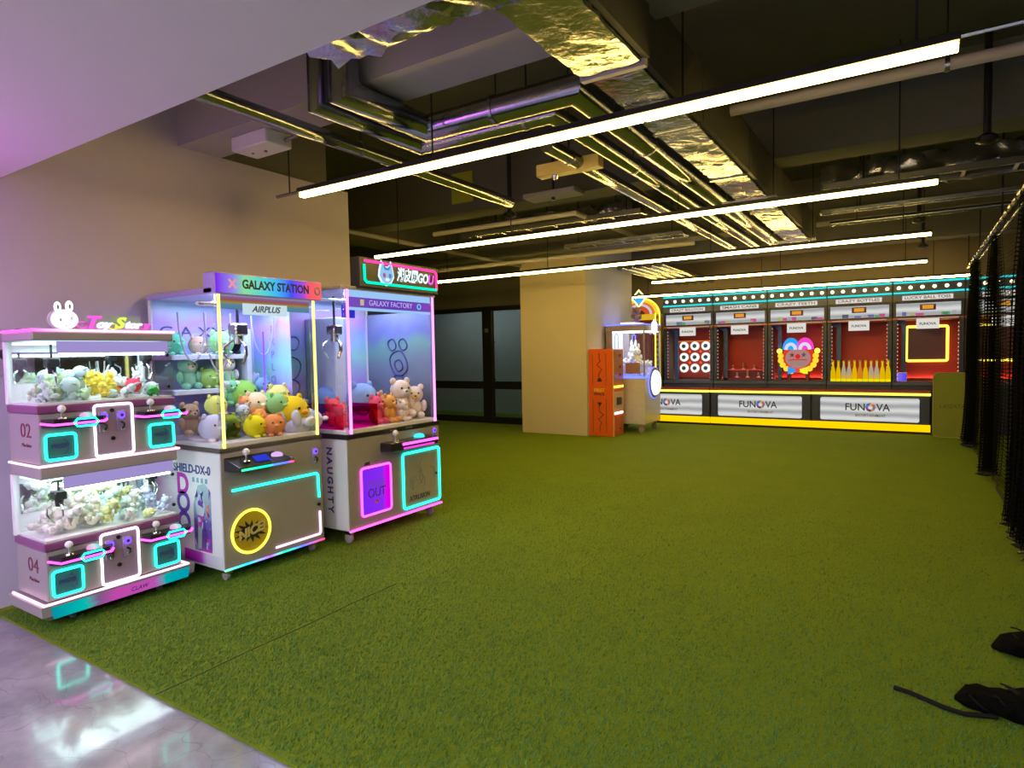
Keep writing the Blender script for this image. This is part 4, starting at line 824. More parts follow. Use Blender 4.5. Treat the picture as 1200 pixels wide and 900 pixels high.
toy2('lying', (0.72, 0.70, 0.72), 0.28, 0.30, 0.62, B+0.22, 0, 'white plush bear leaning against the back wall', rot=(R(-60), R(20), R(60)))
toy2('bear', (0.90, 0.36, 0.10), 0.16, 0.03, 0.20, B+0.01, 0, 'orange plush bear beside the white lying bear')
toy2('bear', (0.88, 0.40, 0.16), 0.15, 0.02, 0.36, B+0.10, 20, 'orange and cream plush bear higher in the heap')
toy2('ball', (0.82, 0.30, 0.10), 0.14, 0.05, 0.07, B, -15, 'small orange round plush at the front glass')
toy2('bear', (0.60, 0.66, 0.78), 0.15, -0.05, 0.28, B+0.05, 0, 'pale blue plush bear in the middle of the heap')
toy2('bunny', (0.24, 0.62, 0.36), 0.17, 0.02, 0.52, B+0.18, 0, 'mint green plush rabbit near the shelf')
toy2('duck', (0.82, 0.72, 0.02), 0.14, -0.07, 0.11, B, 20, 'yellow plush chick near the left glass front')
toy2('ball', (0.74, 0.78, 0.20), 0.13, -0.24, 0.30, B+0.14, 0, 'lime yellow round plush above the chute')
toy2('ball', (0.62, 0.60, 0.85), 0.16, -0.32, 0.22, B, 0, 'lavender round plush in the left corner')
toy2('duck', (0.66, 0.76, 0.06), 0.15, -0.19, 0.24, B, 15, 'lime plush chick beside the chute')
toy2('bear', (0.50, 0.32, 0.22), 0.20, -0.33, 0.48, B+0.02, 0, 'brown plush bear by the left rear')
toy2('bear', (0.80, 0.35, 0.30), 0.17, -0.12, 0.48, B+0.06, 0, 'coral plush bear at the back left of the heap')
toy2('ball', (0.30, 0.58, 0.20), 0.15, 0.20, 0.20, B+0.11, 0, 'small green round plush on the middle of the heap')

# ------------------------------------------------------------------ wide claw machine with pink tubes and head sign
O3 = (-3.72, 3.975, 0.0); W3 = 0.565; D3 = 0.90; G3 = 0.885; T3 = 2.02
t3 = thing('claw_machine', 'wide claw machine with pink corner tubes and animal head sign', 'claw machine', O3, R(90))
casters(t3, [(-0.50, 0.06), (0.50, 0.06), (-0.50, D3-0.08), (0.50, D3-0.08)], 0.115)
MB().cbox(-W3, W3, 0.0, D3, 0.115, 0.845, 0.008).build('lower_cabinet', M['whitep'], t3, False)
MB().cbox(-W3+0.004, W3-0.004, -0.006, 0.004, 0.12, 0.842, 0.003).build('front_panel', pbr('warm_grey_panel', (0.31, 0.28, 0.255), 0.35, var=0.03), t3, False)
MB().cbox(-W3-0.006, W3+0.006, -0.010, D3, 0.845, G3, 0.004).build('glass_frame', M['blackp'], t3, False)
for x, b in ((-0.05, 'GALAXY'), (0.15, 'FACTORY')): text(b, 0.020, M['greyink'], t3, (x, -0.0115, 0.865), name='frame_lettering')
MB().tube([(-W3, -0.014, 0.118), (W3+0.005, -0.014, 0.116)], 0.009, 8).build('led_tube', M['nMag'], t3)
# prize door
MB().cbox(-0.432, -0.098, -0.012, -0.004, 0.210, 0.594, 0.006).build('prize_door', ramp('prize_door_glow', 'X', [(0, (0.24, 0.02, 1.0)), (0.7, (0.28, 0.03, 1.0)), (0.86, (0.85, 0.0, 0.95)), (1, (0.9, 0.0, 0.85))], 0.85), t3, False)
neon_rect(-0.432, -0.098, 0.206, 0.594, 0.025, -0.014, 0.009).build('prize_neon', M['nMag'], t3)
text('PRIZE', 0.085, emit('prize_out_ink', (0.30, 0.10, 0.75), 0.5), t3, (-0.262, -0.0135, 0.445), name='prize_lettering', width=0.20); text('OUT', 0.105, M['navyink'], t3, (-0.262, -0.0135, 0.375), name='prize_lettering', width=0.20)
MB().prism([(-0.295, 0.315), (-0.235, 0.315), (-0.265, 0.280)], -0.0145, -0.0125).build('arrow_mark', pbr('arrow_coral', (0.7, 0.15, 0.15), 0.4), t3, False)
text('AIM', 0.035, M['ink'], t3, (-0.36, -0.0075, 0.625), name='front_lettering', bold=0.002); text('ONCE', 0.030, M['greyink'], t3, (-0.255, -0.0075, 0.632), name='front_lettering')
# coin door with cyan frame and faint print
neon_rect(0.058, 0.548, 0.160, 0.642, 0.025, -0.014, 0.010).build('door_neon', M['nCyan'], t3)
MB().cbox(0.075, 0.532, -0.010, -0.005, 0.178, 0.625, 0.004).build('service_door', pbr('khaki_door', (0.34, 0.32, 0.26), 0.4), t3, False)
text('XTRUSION', 0.062, M['ink'], t3, (0.27, -0.0115, 0.232), name='front_lettering', shear=0.2, width=0.28)
skt = pbr('sketch_print', (0.25, 0.22, 0.17), 0.5)
for k in range(9):
    a0 = random.uniform(0, 6); x0 = random.uniform(0.16, 0.44); z0 = random.uniform(0.32, 0.54)
    MB().tube([(x0+0.05*math.cos(a0+i*0.5)*(1-i*0.06), -0.0108, z0+0.06*math.sin(a0+i*0.5)) for i in range(7)], 0.0025, 5).build('sketch_line', skt, t3)
MB().lathe([(0.012, -0.016), (0.012, -0.008)], (0.505, 0, 0.405), 'y', 10).build('door_lock', M['blackp'], t3)
# console
c3 = MB().cbox(-0.205, 0.405, -0.125, -0.004, 0.700, 0.775, 0.006).build('control_console', M['blackp'], t3, False)
MB().tube([(-0.06, -0.130, 0.752), (0.39, -0.130, 0.750)], 0.011, 8).build('led_tube', M['nMag'], c3); MB().tube([(-0.05, -0.130, 0.716), (0.34, -0.130, 0.714)], 0.009, 8).build('led_tube', emit('neon_magenta_dim', (1.0, 0.06, 0.75), 1.1), c3)
joystick(t3, -0.075, -0.06, 0.775, 1.25); button(t3, 0.225, -0.06, 0.775, emit('button_cyan', (0.05, 0.75, 0.9), 1.3), 1.4)
coin_mech(t3, 0.485, 0.785, 1.0, -0.006)
for i, ch in enumerate('NAUGHTY'): text(ch, 0.085, M['navyink'], t3, (-W3-0.0015, 0.20, 0.745-i*0.078), (90, 90, -90), 'side_lettering', bold=0.003)
# glass box
for sx in (-1, 1):
    MB().cbox(sx*W3-0.02 if sx > 0 else -W3, W3 if sx > 0 else -W3+0.02, D3-0.03, D3, G3, T3, 0.003).build('rear_post', M['whitep'], t3, False)
    MB().cbox(sx*0.515-0.024, sx*0.515+0.024, 0.0, 0.024, G3, T3, 0.004).build('front_post', glass('acrylic_post', (0.85, 0.9, 1.0), 1.45, 0.05, 0.08), t3, False)
    MB().tube([(sx*0.515, -0.006, G3), (sx*0.515, -0.006, T3)], 0.011, 10).build('corner_tube', emit('tube_pink', (1.0, 0.30, 0.85), 2.0), t3)
    MB().box(sx*W3-0.006 if sx > 0 else -W3, W3 if sx > 0 else -W3+0.006, 0.024, D3-0.03, G3, T3).build('side_glass', M['glass'], t3, False)
MB().box(-0.49, 0.49, 0.004, 0.010, G3, 1.88).build('front_glass', M['glass'], t3, False)
MB().box(-W3+0.02, W3-0.02, D3-0.012, D3, G3, T3).build('back_panel', HOLO, t3, False)
MB().cbox(-0.20, -0.05, 0.50, D3-0.014, G3+0.02, 1.84, 0.01).build('interior_pillar', pbr('pillar_blue_white', (0.55, 0.65, 0.90), 0.4), t3, False)
MB().cbox(-W3+0.02, -W3+0.16, 0.028, 0.032, 1.80, 1.90, 0.003).build('blue_label', emit('blue_label', (0.03, 0.04, 0.75), 0.8), t3, False)
for cx, cz, r in ((-0.36, 1.40, 0.10), (-0.36, 1.22, 0.08), (-0.33, 1.62, 0.06), ):
    MB().tube([(cx+r*math.cos(2*math.pi*i/18)*(1+0.12*math.sin(4*math.pi*i/18)), D3-0.016, cz+r*math.sin(2*math.pi*i/18)) for i in range(18)], 0.006, 6, closed=True).build('line_art', M['navyink'], t3)
MB().box(W3-0.012, W3-0.009, 0.05, D3-0.03, G3+0.03, 1.90).build('side_film', film('pale_film', [(0, (0.10, 0.12, 0.16)), (0.25, (0.22, 0.26, 0.34)), (0.5, (0.30, 0.38, 0.50)), (0.68, (0.28, 0.55, 0.50)), (0.8, (0.30, 0.34, 0.75)), (1, (0.45, 0.55, 0.80))], 0.55), t3, False)
MB().cbox(-W3+0.006, W3-0.006, 0.008, D3-0.012, G3-0.004, G3+0.03, 0.004).build('toy_bed', M['whitep'], t3, False)
for cy, cz, r in ((0.46, 1.42, 0.11), (0.46, 1.20, 0.10), (0.40, 1.60, 0.05), (0.54, 1.60, 0.05), (0.46, 1.40, 0.05)):
    MB().tube([(W3-0.016, cy+r*math.cos(2*math.pi*i/18)*(1+0.15*math.sin(4*math.pi*i/18)), cz+r*1.1*math.sin(2*math.pi*i/18)) for i in range(18)], 0.007, 6, closed=True).build('line_art', M['navyink'], t3)
MB().box(-0.49, -0.17, 0.05, 0.055, G3+0.03, 1.10).build('chute_wall', M['magglass'], t3, False); MB().box(-0.17, -0.165, 0.05, 0.34, G3+0.03, 1.10).build('chute_wall', M['magglass'], t3, False); MB().box(-W3+0.02, -W3+0.025, 0.05, 0.55, G3+0.03, 1.12).build('chute_wall', M['magglass'], t3, False)
MB().cbox(-0.49, 0.49, -0.002, 0.02, 1.885, 1.965, 0.003).build('name_band', ramp('violet_band', 'X', [(0, (0.25, 0.10, 0.65)), (0.5, (0.16, 0.06, 0.60)), (1, (0.30, 0.08, 0.65))], 0.75), t3, False)
text('GALAXY FACTORY', 0.062, emit('pale_violet_letter', (0.65, 0.55, 1.0), 0.8), t3, (-0.02, -0.004, 1.925), name='band_lettering', width=0.52)
MB().cbox(-0.375, -0.335, -0.004, -0.001, 1.902, 1.95, 0.001).build('band_mark', emit('band_gold', (0.7, 0.6, 0.3), 0.8), t3); MB().tube([(0.33+0.022*math.cos(2*math.pi*i/16), -0.005, 1.925+0.022*math.sin(2*math.pi*i/16)) for i in range(16)], 0.005, 6, closed=True).build('band_mark', emit('band_cyan', (0.1, 0.6, 1.0), 1.0), t3)
for z0, z1 in ((1.965, T3), (1.862, 1.885)): MB().cbox(-0.49, 0.49, -0.001, 0.016, z0, z1, 0.003).build('light_band', emit('ice_blue_band', (0.35, 0.60, 0.95), 0.95), t3, False)
MB().cbox(-W3, W3, 0.0, D3, T3, 2.05, 0.006).build('roof', M['cream'], t3, False)
sg = MB().cbox(-0.415, W3-0.005, -0.045, 0.06, 2.045, 2.285, 0.006).build('top_sign', M['blackp'], t3, False)
MB().tube([(-0.365, -0.050, 2.255), (0.50, -0.050, 2.250), (0.525, -0.050, 2.225), (0.525, -0.050, 2.095)], 0.011, 8).build('led_tube', emit('led_hot_pink', (1.0, 0.04, 0.28), 1.9), sg)
MB().tube([(-0.368, -0.050, 2.225), (-0.365, -0.050, 2.105), (-0.340, -0.050, 2.085), (0.525, -0.050, 2.085)], 0.011, 8).build('led_tube', emit('led_jade', (0.0, 0.75, 0.42), 1.7), sg)
def head(cx, cz, s, y, mat, nm, grow=0.0):
    pts = []
    base = [(-0.52, 1.0), (-0.25, 0.55), (0.25, 0.55), (0.52, 1.0), (0.78, 0.25), (0.85, -0.25), (0.5, -0.75), (0, -0.95), (-0.5, -0.75), (-0.85, -0.25), (-0.78, 0.25)]
    return MB().prism([(cx+x*s*(1+grow), cz+z*s*(1+grow)) for x, z in base], y, y+0.008).build(nm, mat, sg, False)
head(-0.125, 2.172, 0.098, -0.056, emit('head_rim', (0.75, 0.92, 1.0), 1.2), 'animal_head_rim', 0.10); hd = head(-0.125, 2.172, 0.090, -0.062, emit('head_face', (0.35, 0.62, 0.95), 0.9), 'animal_head', 0.0)
for sx, c in ((-1, (0.55, 0.15, 0.55)), (1, (0.15, 0.35, 0.7))): MB().ell((-0.125+sx*0.034, -0.065, 2.155), (0.018, 0.004, 0.020), 10, 6).build('eye', emit('eye%d' % sx, c, 0.7), hd)
MB().ell((-0.125, -0.066, 2.122), (0.026, 0.004, 0.014), 10, 6).build('muzzle', emit('muzzle_white', (0.85, 0.95, 1.0), 1.0), hd); MB().prism([(-0.165, 2.235), (-0.15, 2.20), (-0.10, 2.20), (-0.085, 2.235), (-0.125, 2.215)], -0.065, -0.062).build('forehead_mark', emit('brow_blue', (0.1, 0.3, 0.8), 0.8), hd, False)
text('潮皮网', 0.120, emit('sign_white_letter', (0.82, 1.0, 0.98), 1.2), sg, (0.135, -0.052, 2.172), name='sign_lettering', shear=0.2, bold=0.004, width=0.27)
text('GO', 0.115, emit('sign_white_letter', (0.82, 1.0, 0.98), 1.2), sg, (0.335, -0.052, 2.168), name='sign_lettering', shear=0.2, bold=0.004, width=0.14); text('U', 0.115, emit('sign_pink_letter', (0.95, 0.10, 0.75), 1.2), sg, (0.440, -0.052, 2.165), name='sign_lettering', shear=0.2, bold=0.004)
area_light('cabinet_light', t3, (0.1, 0.40, 1.99), (0, 0, 0), 0.8, 0.6, 11.0, (0.58, 0.66, 1.0))
claw(t3, -0.38, 0.30, 1.99, 1.62, 1.6, M['chrome']); MB().cbox(-W3+0.02, W3-0.02, 0.28, 0.32, 1.95, 1.98).build('gantry_rail', M['chrome'], t3)
TG3 = 'toys in the pink-tube machine'
def toy3(kind, c, s, x, y, z, rz, lab, **k):
    s *= 1.18
    plush(kind, c, s, L2W(O3, x, y, z), k.pop('rot', (0, 0, R(90+rz))), lab, TG3, **k)
B3 = G3+0.03
toy3('bear', (0.80, 0.10, 0.14), 0.21, -0.34, 0.40, B3, -10, 'red plush bear behind the magenta chute')
toy3('pig', (0.85, 0.12, 0.25), 0.22, -0.08, 0.16, B3, 10, 'crimson plush pig in the magenta chute corner')
toy3('bear', (0.85, 0.42, 0.12), 0.22, 0.06, 0.14, B3, 15, 'orange plush bear beside the magenta chute')
toy3('ball', (0.62, 0.36, 0.10), 0.18, 0.12, 0.36, B3+0.05, 0, 'brown plush ball behind the orange bear')
toy3('bear', (0.86, 0.72, 0.60), 0.31, 0.30, 0.22, B3+0.02, -15, 'big cream plush bear near the right front tube', c2=(0.9, 0.85, 0.8))
toy3('bear', (0.88, 0.76, 0.66), 0.27, 0.44, 0.18, B3, -40, 'cream and orange plush bear at the right glass', c2=(0.85, 0.5, 0.2))
toy3('bear', (0.84, 0.72, 0.66), 0.17, 0.19, 0.10, B3, 20, 'small cream plush bear at the front glass')
toy3('ball', (0.28, 0.45, 0.78), 0.26, 0.02, 0.42, B3+0.06, 0, 'light blue plush ball at the back of the heap')
toy3('ball', (0.14, 0.28, 0.72), 0.24, -0.24, 0.62, B3+0.06, 0, 'blue plush ball behind the chute')
toy3('lying', (0.75, 0.78, 0.88), 0.24, -0.44, 0.62, B3+0.06, 0, 'pale plush bear at the rear left', rot=(R(-60), 0, R(60)))
toy3('bear', (0.80, 0.50, 0.40), 0.22, 0.34, 0.55, B3, 0, 'peach plush bear at the rear right')
toy3('bear', (0.80, 0.20, 0.20), 0.18, -0.42, 0.22, B3, 0, 'small red plush bear inside the magenta chute')

# ------------------------------------------------------------------ orange vending locker
O4 = (-4.39, 10.38, 0.0)
t4 = thing('vending_locker', 'tall orange vending cabinet with black zigzag pencil print beside the column', 'vending machine', O4, R(90))
MB().cbox(-0.22, 0.22, 0.0, 0.47, 0.0, 1.54, 0.006).build('body', M['orange'], t4, False)
MB().cbox(-0.225, -0.205, -0.006, 0.006, 0.0, 1.545, 0.002).build('edge_trim', pbr('peach_trim', (0.75, 0.45, 0.25), 0.4), t4, False)
MB().cbox(-0.20, 0.21, -0.010, 0.0, 0.93, 1.53, 0.004).build('upper_front', pbr('bronze_front', (0.42, 0.16, 0.04), 0.3), t4, False)
MB().cbox(-0.20, 0.21, -0.012, 0.0, 0.85, 0.89, 0.003).build('lit_strip', M['nYel'], t4, False)
MB().cbox(-0.20, 0.21, -0.010, 0.0, 0.45, 0.78, 0.004).build('payment_panel', pbr('peach_panel', (0.62, 0.40, 0.30), 0.35), t4, False)
MB().cbox(-0.10, 0.10, -0.024, -0.010, 0.55, 0.68, 0.004).build('card_reader', M['blackp'], t4, False)
MB().cbox(-0.18, 0.18, -0.014, 0.0, 0.385, 0.425, 0.003).build('lit_strip', M['nWhite'], t4, False)
MB().cbox(-0.15, 0.20, -0.010, 0.0, 0.02, 0.36, 0.004).build('lower_front', pbr('dark_orange', (0.55, 0.10, 0.02), 0.35), t4, False)
for z in (1.42, 1.22, 1.08): MB().cbox(0.02, 0.10, -0.016, -0.010, z-0.025, z+0.025, 0.002).build('product_button', M['darkred'], t4, False)
MB().lathe([(0.02, -0.014), (0.02, -0.009)], (0.05, 0, 0.12), 'y', 10).build('door_lock', M['blackp'], t4)
sd = lambda mb, nm, mat: setattr(mb.build(nm, mat, t4), 'location', (-0.2215, 0.47, 0)) or None
def side4(pts, nm, w=0.006, mat=None):
    MB().tube([(-0.2225, 0.47-x, z) for x, z in pts], w, 5).build(nm, mat or M['ink'], t4)
for x in (0.08, 0.335): side4([(x, 0.06), (x, 0.66)], 'print_line', 0.004); side4([(x, 0.90), (x, 1.46)], 'print_line', 0.004)
side4([(0.21, 1.47), (0.21, 1.37), (0.23, 1.33), (0.16, 1.26), (0.26, 1.18), (0.20, 1.11), (0.20, 1.03)], 'print_zigzag')
side4([(0.21, 0.08), (0.21, 0.18), (0.24, 0.24), (0.18, 0.30), (0.28, 0.38), (0.20, 0.44), (0.20, 0.54)], 'print_zigzag')
def side4_poly(poly, nm, mat):
    o = MB().prism(poly, 0, 0.002).build(nm, mat, t4, False); o.rotation_euler = (0, 0, R(-90)); o.location = (-0.2225, 0.47, 0)
side4_poly([(0.165, 0.965), (0.255, 0.965), (0.245, 1.01), (0.225, 1.03), (0.195, 1.03), (0.175, 1.01)], 'pencil_tip', M['ink']); side4_poly([(0.165, 0.60), (0.255, 0.60), (0.21, 0.525)], 'pencil_tip', M['ink'])
text('FIRST', 0.085, pbr('yellow_print', (0.75, 0.55, 0.06), 0.4), t4, (-0.2225, 0.265, 0.81), (90, 0, -90), 'side_lettering', bold=0.002, width=0.20)
text('PENCIL', 0.06, M['darkred'], t4, (-0.2225, 0.265, 0.745), (90, 0, -90), 'side_lettering', bold=0.002, width=0.22)

# ------------------------------------------------------------------ white toy machine by the column
O5 = (-4.06, 11.22, 0.0)
t5 = thing('toy_machine', 'white claw machine with blue neon and round lit dial right of the orange cabinet', 'claw machine', O5, R(90))
W5, D5 = 0.42, 0.76
casters(t5, [(-0.34, 0.08), (0.34, 0.08), (-0.34, D5-0.1), (0.34, D5-0.1)], 0.16)
MB().cbox(-W5, W5, 0, D5, 0.16, 1.00, 0.01).build('lower_cabinet', pbr('pearl_enamel', (0.60, 0.55, 0.50), 0.22), t5, False)
MB().cbox(-W5-0.004, W5+0.004, -0.004, D5, 1.00, 1.03, 0.003).build('counter_rim', M['nBlue'], t5, False)
MB().cbox(-W5, W5, D5-0.02, D5, 1.03, 1.86, 0.003).build('back_wall', M['whitep'], t5, False)
for sx in (-1, 1):
    MB().box(min(sx*W5, sx*(W5-0.006)), max(sx*W5, sx*(W5-0.006)), 0.0, D5-0.02, 1.03, 1.86).build('side_glass', M['glass'], t5, False)
    MB().cbox(sx*(W5-0.012)-0.012, sx*(W5-0.012)+0.012, -0.004, 0.02, 1.03, 1.86, 0.003).build('corner_post', M['cream'], t5, False)
    MB().cbox(sx*(W5-0.012)-0.012, sx*(W5-0.012)+0.012, D5-0.14, D5, 1.03, 1.86, 0.003).build('rear_post', pbr('mauve_post', (0.30, 0.24, 0.26), 0.4), t5, False)
    MB().tube([(sx*(W5+0.008), y, z) for y, z in ((D5-0.20, 1.05), (D5-0.20, 1.78), (D5-0.23, 1.82), (D5-0.26, 1.78), (D5-0.26, 1.05))], 0.010, 6).build('side_neon', M['nBlue'], t5)
MB().box(-W5+0.01, W5-0.01, 0.0, 0.006, 1.03, 1.86).build('front_glass', M['glass'], t5, False)
MB().cbox(-W5-0.006, W5+0.006, -0.008, D5, 1.86, 1.97, 0.006).build('top_cap', pbr('mauve_cap', (0.34, 0.28, 0.32), 0.35), t5, False)
MB().cbox(-W5-0.012, W5+0.012, -0.014, D5, 1.965, 1.985, 0.003).build('top_neon', M['nBlue'], t5, False)
MB().box(-W5+0.02, W5-0.02, 0.02, D5-0.03, 1.845, 1.858).build('cabinet_lamp', emit('cabinet_cool_lamp', (0.8, 0.95, 1.0), 4.0), t5, False)
MB().cbox(-0.30, 0.25, 0.25, 0.50, 1.985, 2.02, 0.004).build('roof_lamp', M['white_lit'], t5, False)
MB().lathe([(0.27, -0.035), (0.285, -0.02), (0.285, 0.0)], (0.05, 0, 0.90), 'y', 36).build('dial_rim', M['greyboard'], t5)
MB().tube([(0.05+0.285*math.cos(2*math.pi*i/36), -0.010, 0.90+0.285*math.sin(2*math.pi*i/36)) for i in range(36)], 0.012, 8, closed=True).build('dial_neon', M['nBlue'], t5)
MB().lathe([(0.21, -0.075), (0.225, -0.06), (0.235, -0.034)], (0.05, 0, 0.90), 'y', 36).build('dial_face', M['white_lit'], t5)
MB().cbox(-0.12, 0.22, -0.079, -0.076, 0.895, 0.903, 0.001).build('dial_line', M['greyink'], t5)
sg5 = MB().prism([(0.02+0.13*(1 if i % 2 else 0.85)*math.cos(2*math.pi*i/12), 1.93+0.14*(1 if i % 2 else 0.85)*math.sin(2*math.pi*i/12)) for i in range(12)], -0.05, -0.02).build('badge_sign', M['white_lit'], t5, False)
text('GO', 0.07, M['nTeal'], sg5, (0.02, -0.052, 1.94), name='badge_lettering')
MB().cbox(-W5-0.008, -W5, 0.08, 0.36, 1.08, 1.28, 0.003).build('side_label', pbr('mauve_label', (0.36, 0.20, 0.20), 0.4), t5, False)
area_light('cabinet_light', t5, (0, 0.38, 1.84), (0, 0, 0), 0.6, 0.5, 3.0, (0.85, 0.95, 1.0))
for i, (x, y, z, s, rz, lab) in enumerate(((-0.25, 0.18, 1.03, 0.30, 0, 'white plush toy in the blue-neon machine, front left'), (0.02, 0.16, 1.03, 0.30, 15, 'white plush toy in the blue-neon machine, front centre'), (0.26, 0.18, 1.03, 0.28, -10, 'white plush toy in the blue-neon machine, front right'), (-0.22, 0.50, 1.03, 0.34, 0, 'white plush toy in the blue-neon machine, rear left'), (0.10, 0.50, 1.03, 0.34, 0, 'white plush toy in the blue-neon machine, rear right'), (-0.22, 0.22, 1.28, 0.28, 10, 'white plush rabbit seated on the heap of the blue-neon machine, left'), (0.08, 0.40, 1.32, 0.30, 0, 'white plush rabbit seated on the heap of the blue-neon machine, right'))):
    plush('bunny' if i > 4 else 'bear', (0.80, 0.82, 0.84), s, L2W(O5, x, y, z), (0, 0, R(90-70+rz)), lab, 'toys in the blue-neon machine')
plush('bear', (0.28, 0.20, 0.20), 0.28, (-4.30, 11.05, 2.025), (0, 0, R(20)), 'dark plush doll sitting on top of the blue-neon machine', 'toys in the blue-neon machine', c2=(0.12, 0.12, 0.35))

# ------------------------------------------------------------------ carnival game counters
LOGO = [emit('logo_%d' % i, c, 0.8) for i, c in enumerate(((0.75, 0.12, 0.05), (0.75, 0.45, 0.02), (0.15, 0.10, 0.55), (0.05, 0.25, 0.60), (0.35, 0.05, 0.40), (0.10, 0.05, 0.08), (0.60, 0.30, 0.05), (0.25, 0.15, 0.35)))]
def logo_ring(parent, cx, cz, r, y):
    for i in range(8):
        a0, a1 = 2*math.pi*i/8, 2*math.pi*(i+1)/8
        p = [(cx+r*math.cos(a0), cz+r*math.sin(a0)), (cx+r*math.cos(a1), cz+r*math.sin(a1)), (cx+r*0.5*math.cos(a1+0.3), cz+r*0.5*math.sin(a1+0.3)), (cx+r*0.5*math.cos(a0+0.3), cz+r*0.5*math.sin(a0+0.3))]
        MB().prism(p, y-0.003, y).build('logo_wedge', LOGO[i], parent, False)
    st = [(cx+(r*0.44 if i % 2 == 0 else r*0.2)*math.sin(2*math.pi*i/10), cz+(r*0.44 if i % 2 == 0 else r*0.2)*math.cos(2*math.pi*i/10)) for i in range(10)]
    MB().prism(st, y-0.004, y-0.001).build('logo_star', emit('logo_star', (0.9, 0.85, 0.8), 0.8), parent, False)
def wave_panel():
    if 'wave_panel' in MATS: return MATS['wave_panel']
    m, nt, out = new_mat('wave_panel'); N = nt.nodes.new; L = nt.links.new
    tc = N('ShaderNodeTexCoord'); w = N('ShaderNodeTexWave'); w.bands_direction = 'Z'; w.inputs['Scale'].default_value = 2.0; w.inputs['Distortion'].default_value = 1.6; w.inputs['Detail'].default_value = 2
    w.inputs['Detail Scale'].default_value = 0.7; L(tc.outputs['Object'], w.inputs['Vector'])
    cr = N('ShaderNodeValToRGB'); cr.color_ramp.elements[0].color = (0.42, 0.43, 0.44, 1); cr.color_ramp.elements[1].color = (0.80, 0.80, 0.77, 1); L(w.outputs['Fac'], cr.inputs[0])
    e = N('ShaderNodeEmission'); e.inputs[1].default_value = 0.85; L(cr.outputs[0], e.inputs[0]); L(e.outputs[0], out.inputs[0]); MATS['wave_panel'] = m
    return m
YC = 12.50; CW = 1.81
for k, (cx, lab) in enumerate(((-4.265, 'left game counter half hidden by the blue-neon machine'), (-2.445, 'middle game counter with lit name panel and yellow tubes'), (-0.635, 'right game counter ending beside the folded green mat'))):
    t = thing('game_counter', lab, 'counter', (cx, YC, 0), 0, 'game counters'); h = CW/2-0.004
    MB().cbox(-h, h, 0.03, 0.38, 0.03, 0.70, 0.006).build('body', M['navy'], t, False)
    MB().cbox(-h, h, -0.01, 0.41, 0.70, 0.74, 0.006).build('countertop', M['redtop'], t, False)
    MB().tube([(-h, -0.014, 0.675), (h, -0.014, 0.675)], 0.020, 8).build('neon_tube', M['nYel'], t)
    MB().lathe([(0.062, -h), (0.062, h)], (0, 0.035, 0.105), 'x', 14).build('base_tube', M['nAmber'], t)
    for s in (-1, 1): MB().cbox(s*(h-0.06)-0.05, s*(h-0.06)+0.05, 0.012, 0.03, 0.18, 0.66, 0.006).build('end_pilaster', M['navy'], t, False)
    MB().prism(rrect(-0.755, 0.745, 0.200, 0.605, 0.03), 0.008, 0.03).build('lit_panel', wave_panel(), t, False)
    for body, x0, w in (('FUN', -0.205, 0.30), ('VA', 0.220, 0.205)): text(body, 0.175, M['ink'], t, (x0, 0.004, 0.435), name='panel_lettering', bold=0.002, width=w)
    logo_ring(t, 0.030, 0.440, 0.080, 0.006)
    text('ENTERTAINMENT', 0.062, M['greyink'], t, (0.03, 0.004, 0.295), name='panel_caption', bold=0.001, width=0.46)
    MB().cbox(-h, h, 0.05, 0.36, 0.0, 0.03, 0.002).build('toe_kick', M['blackm'], t, False)

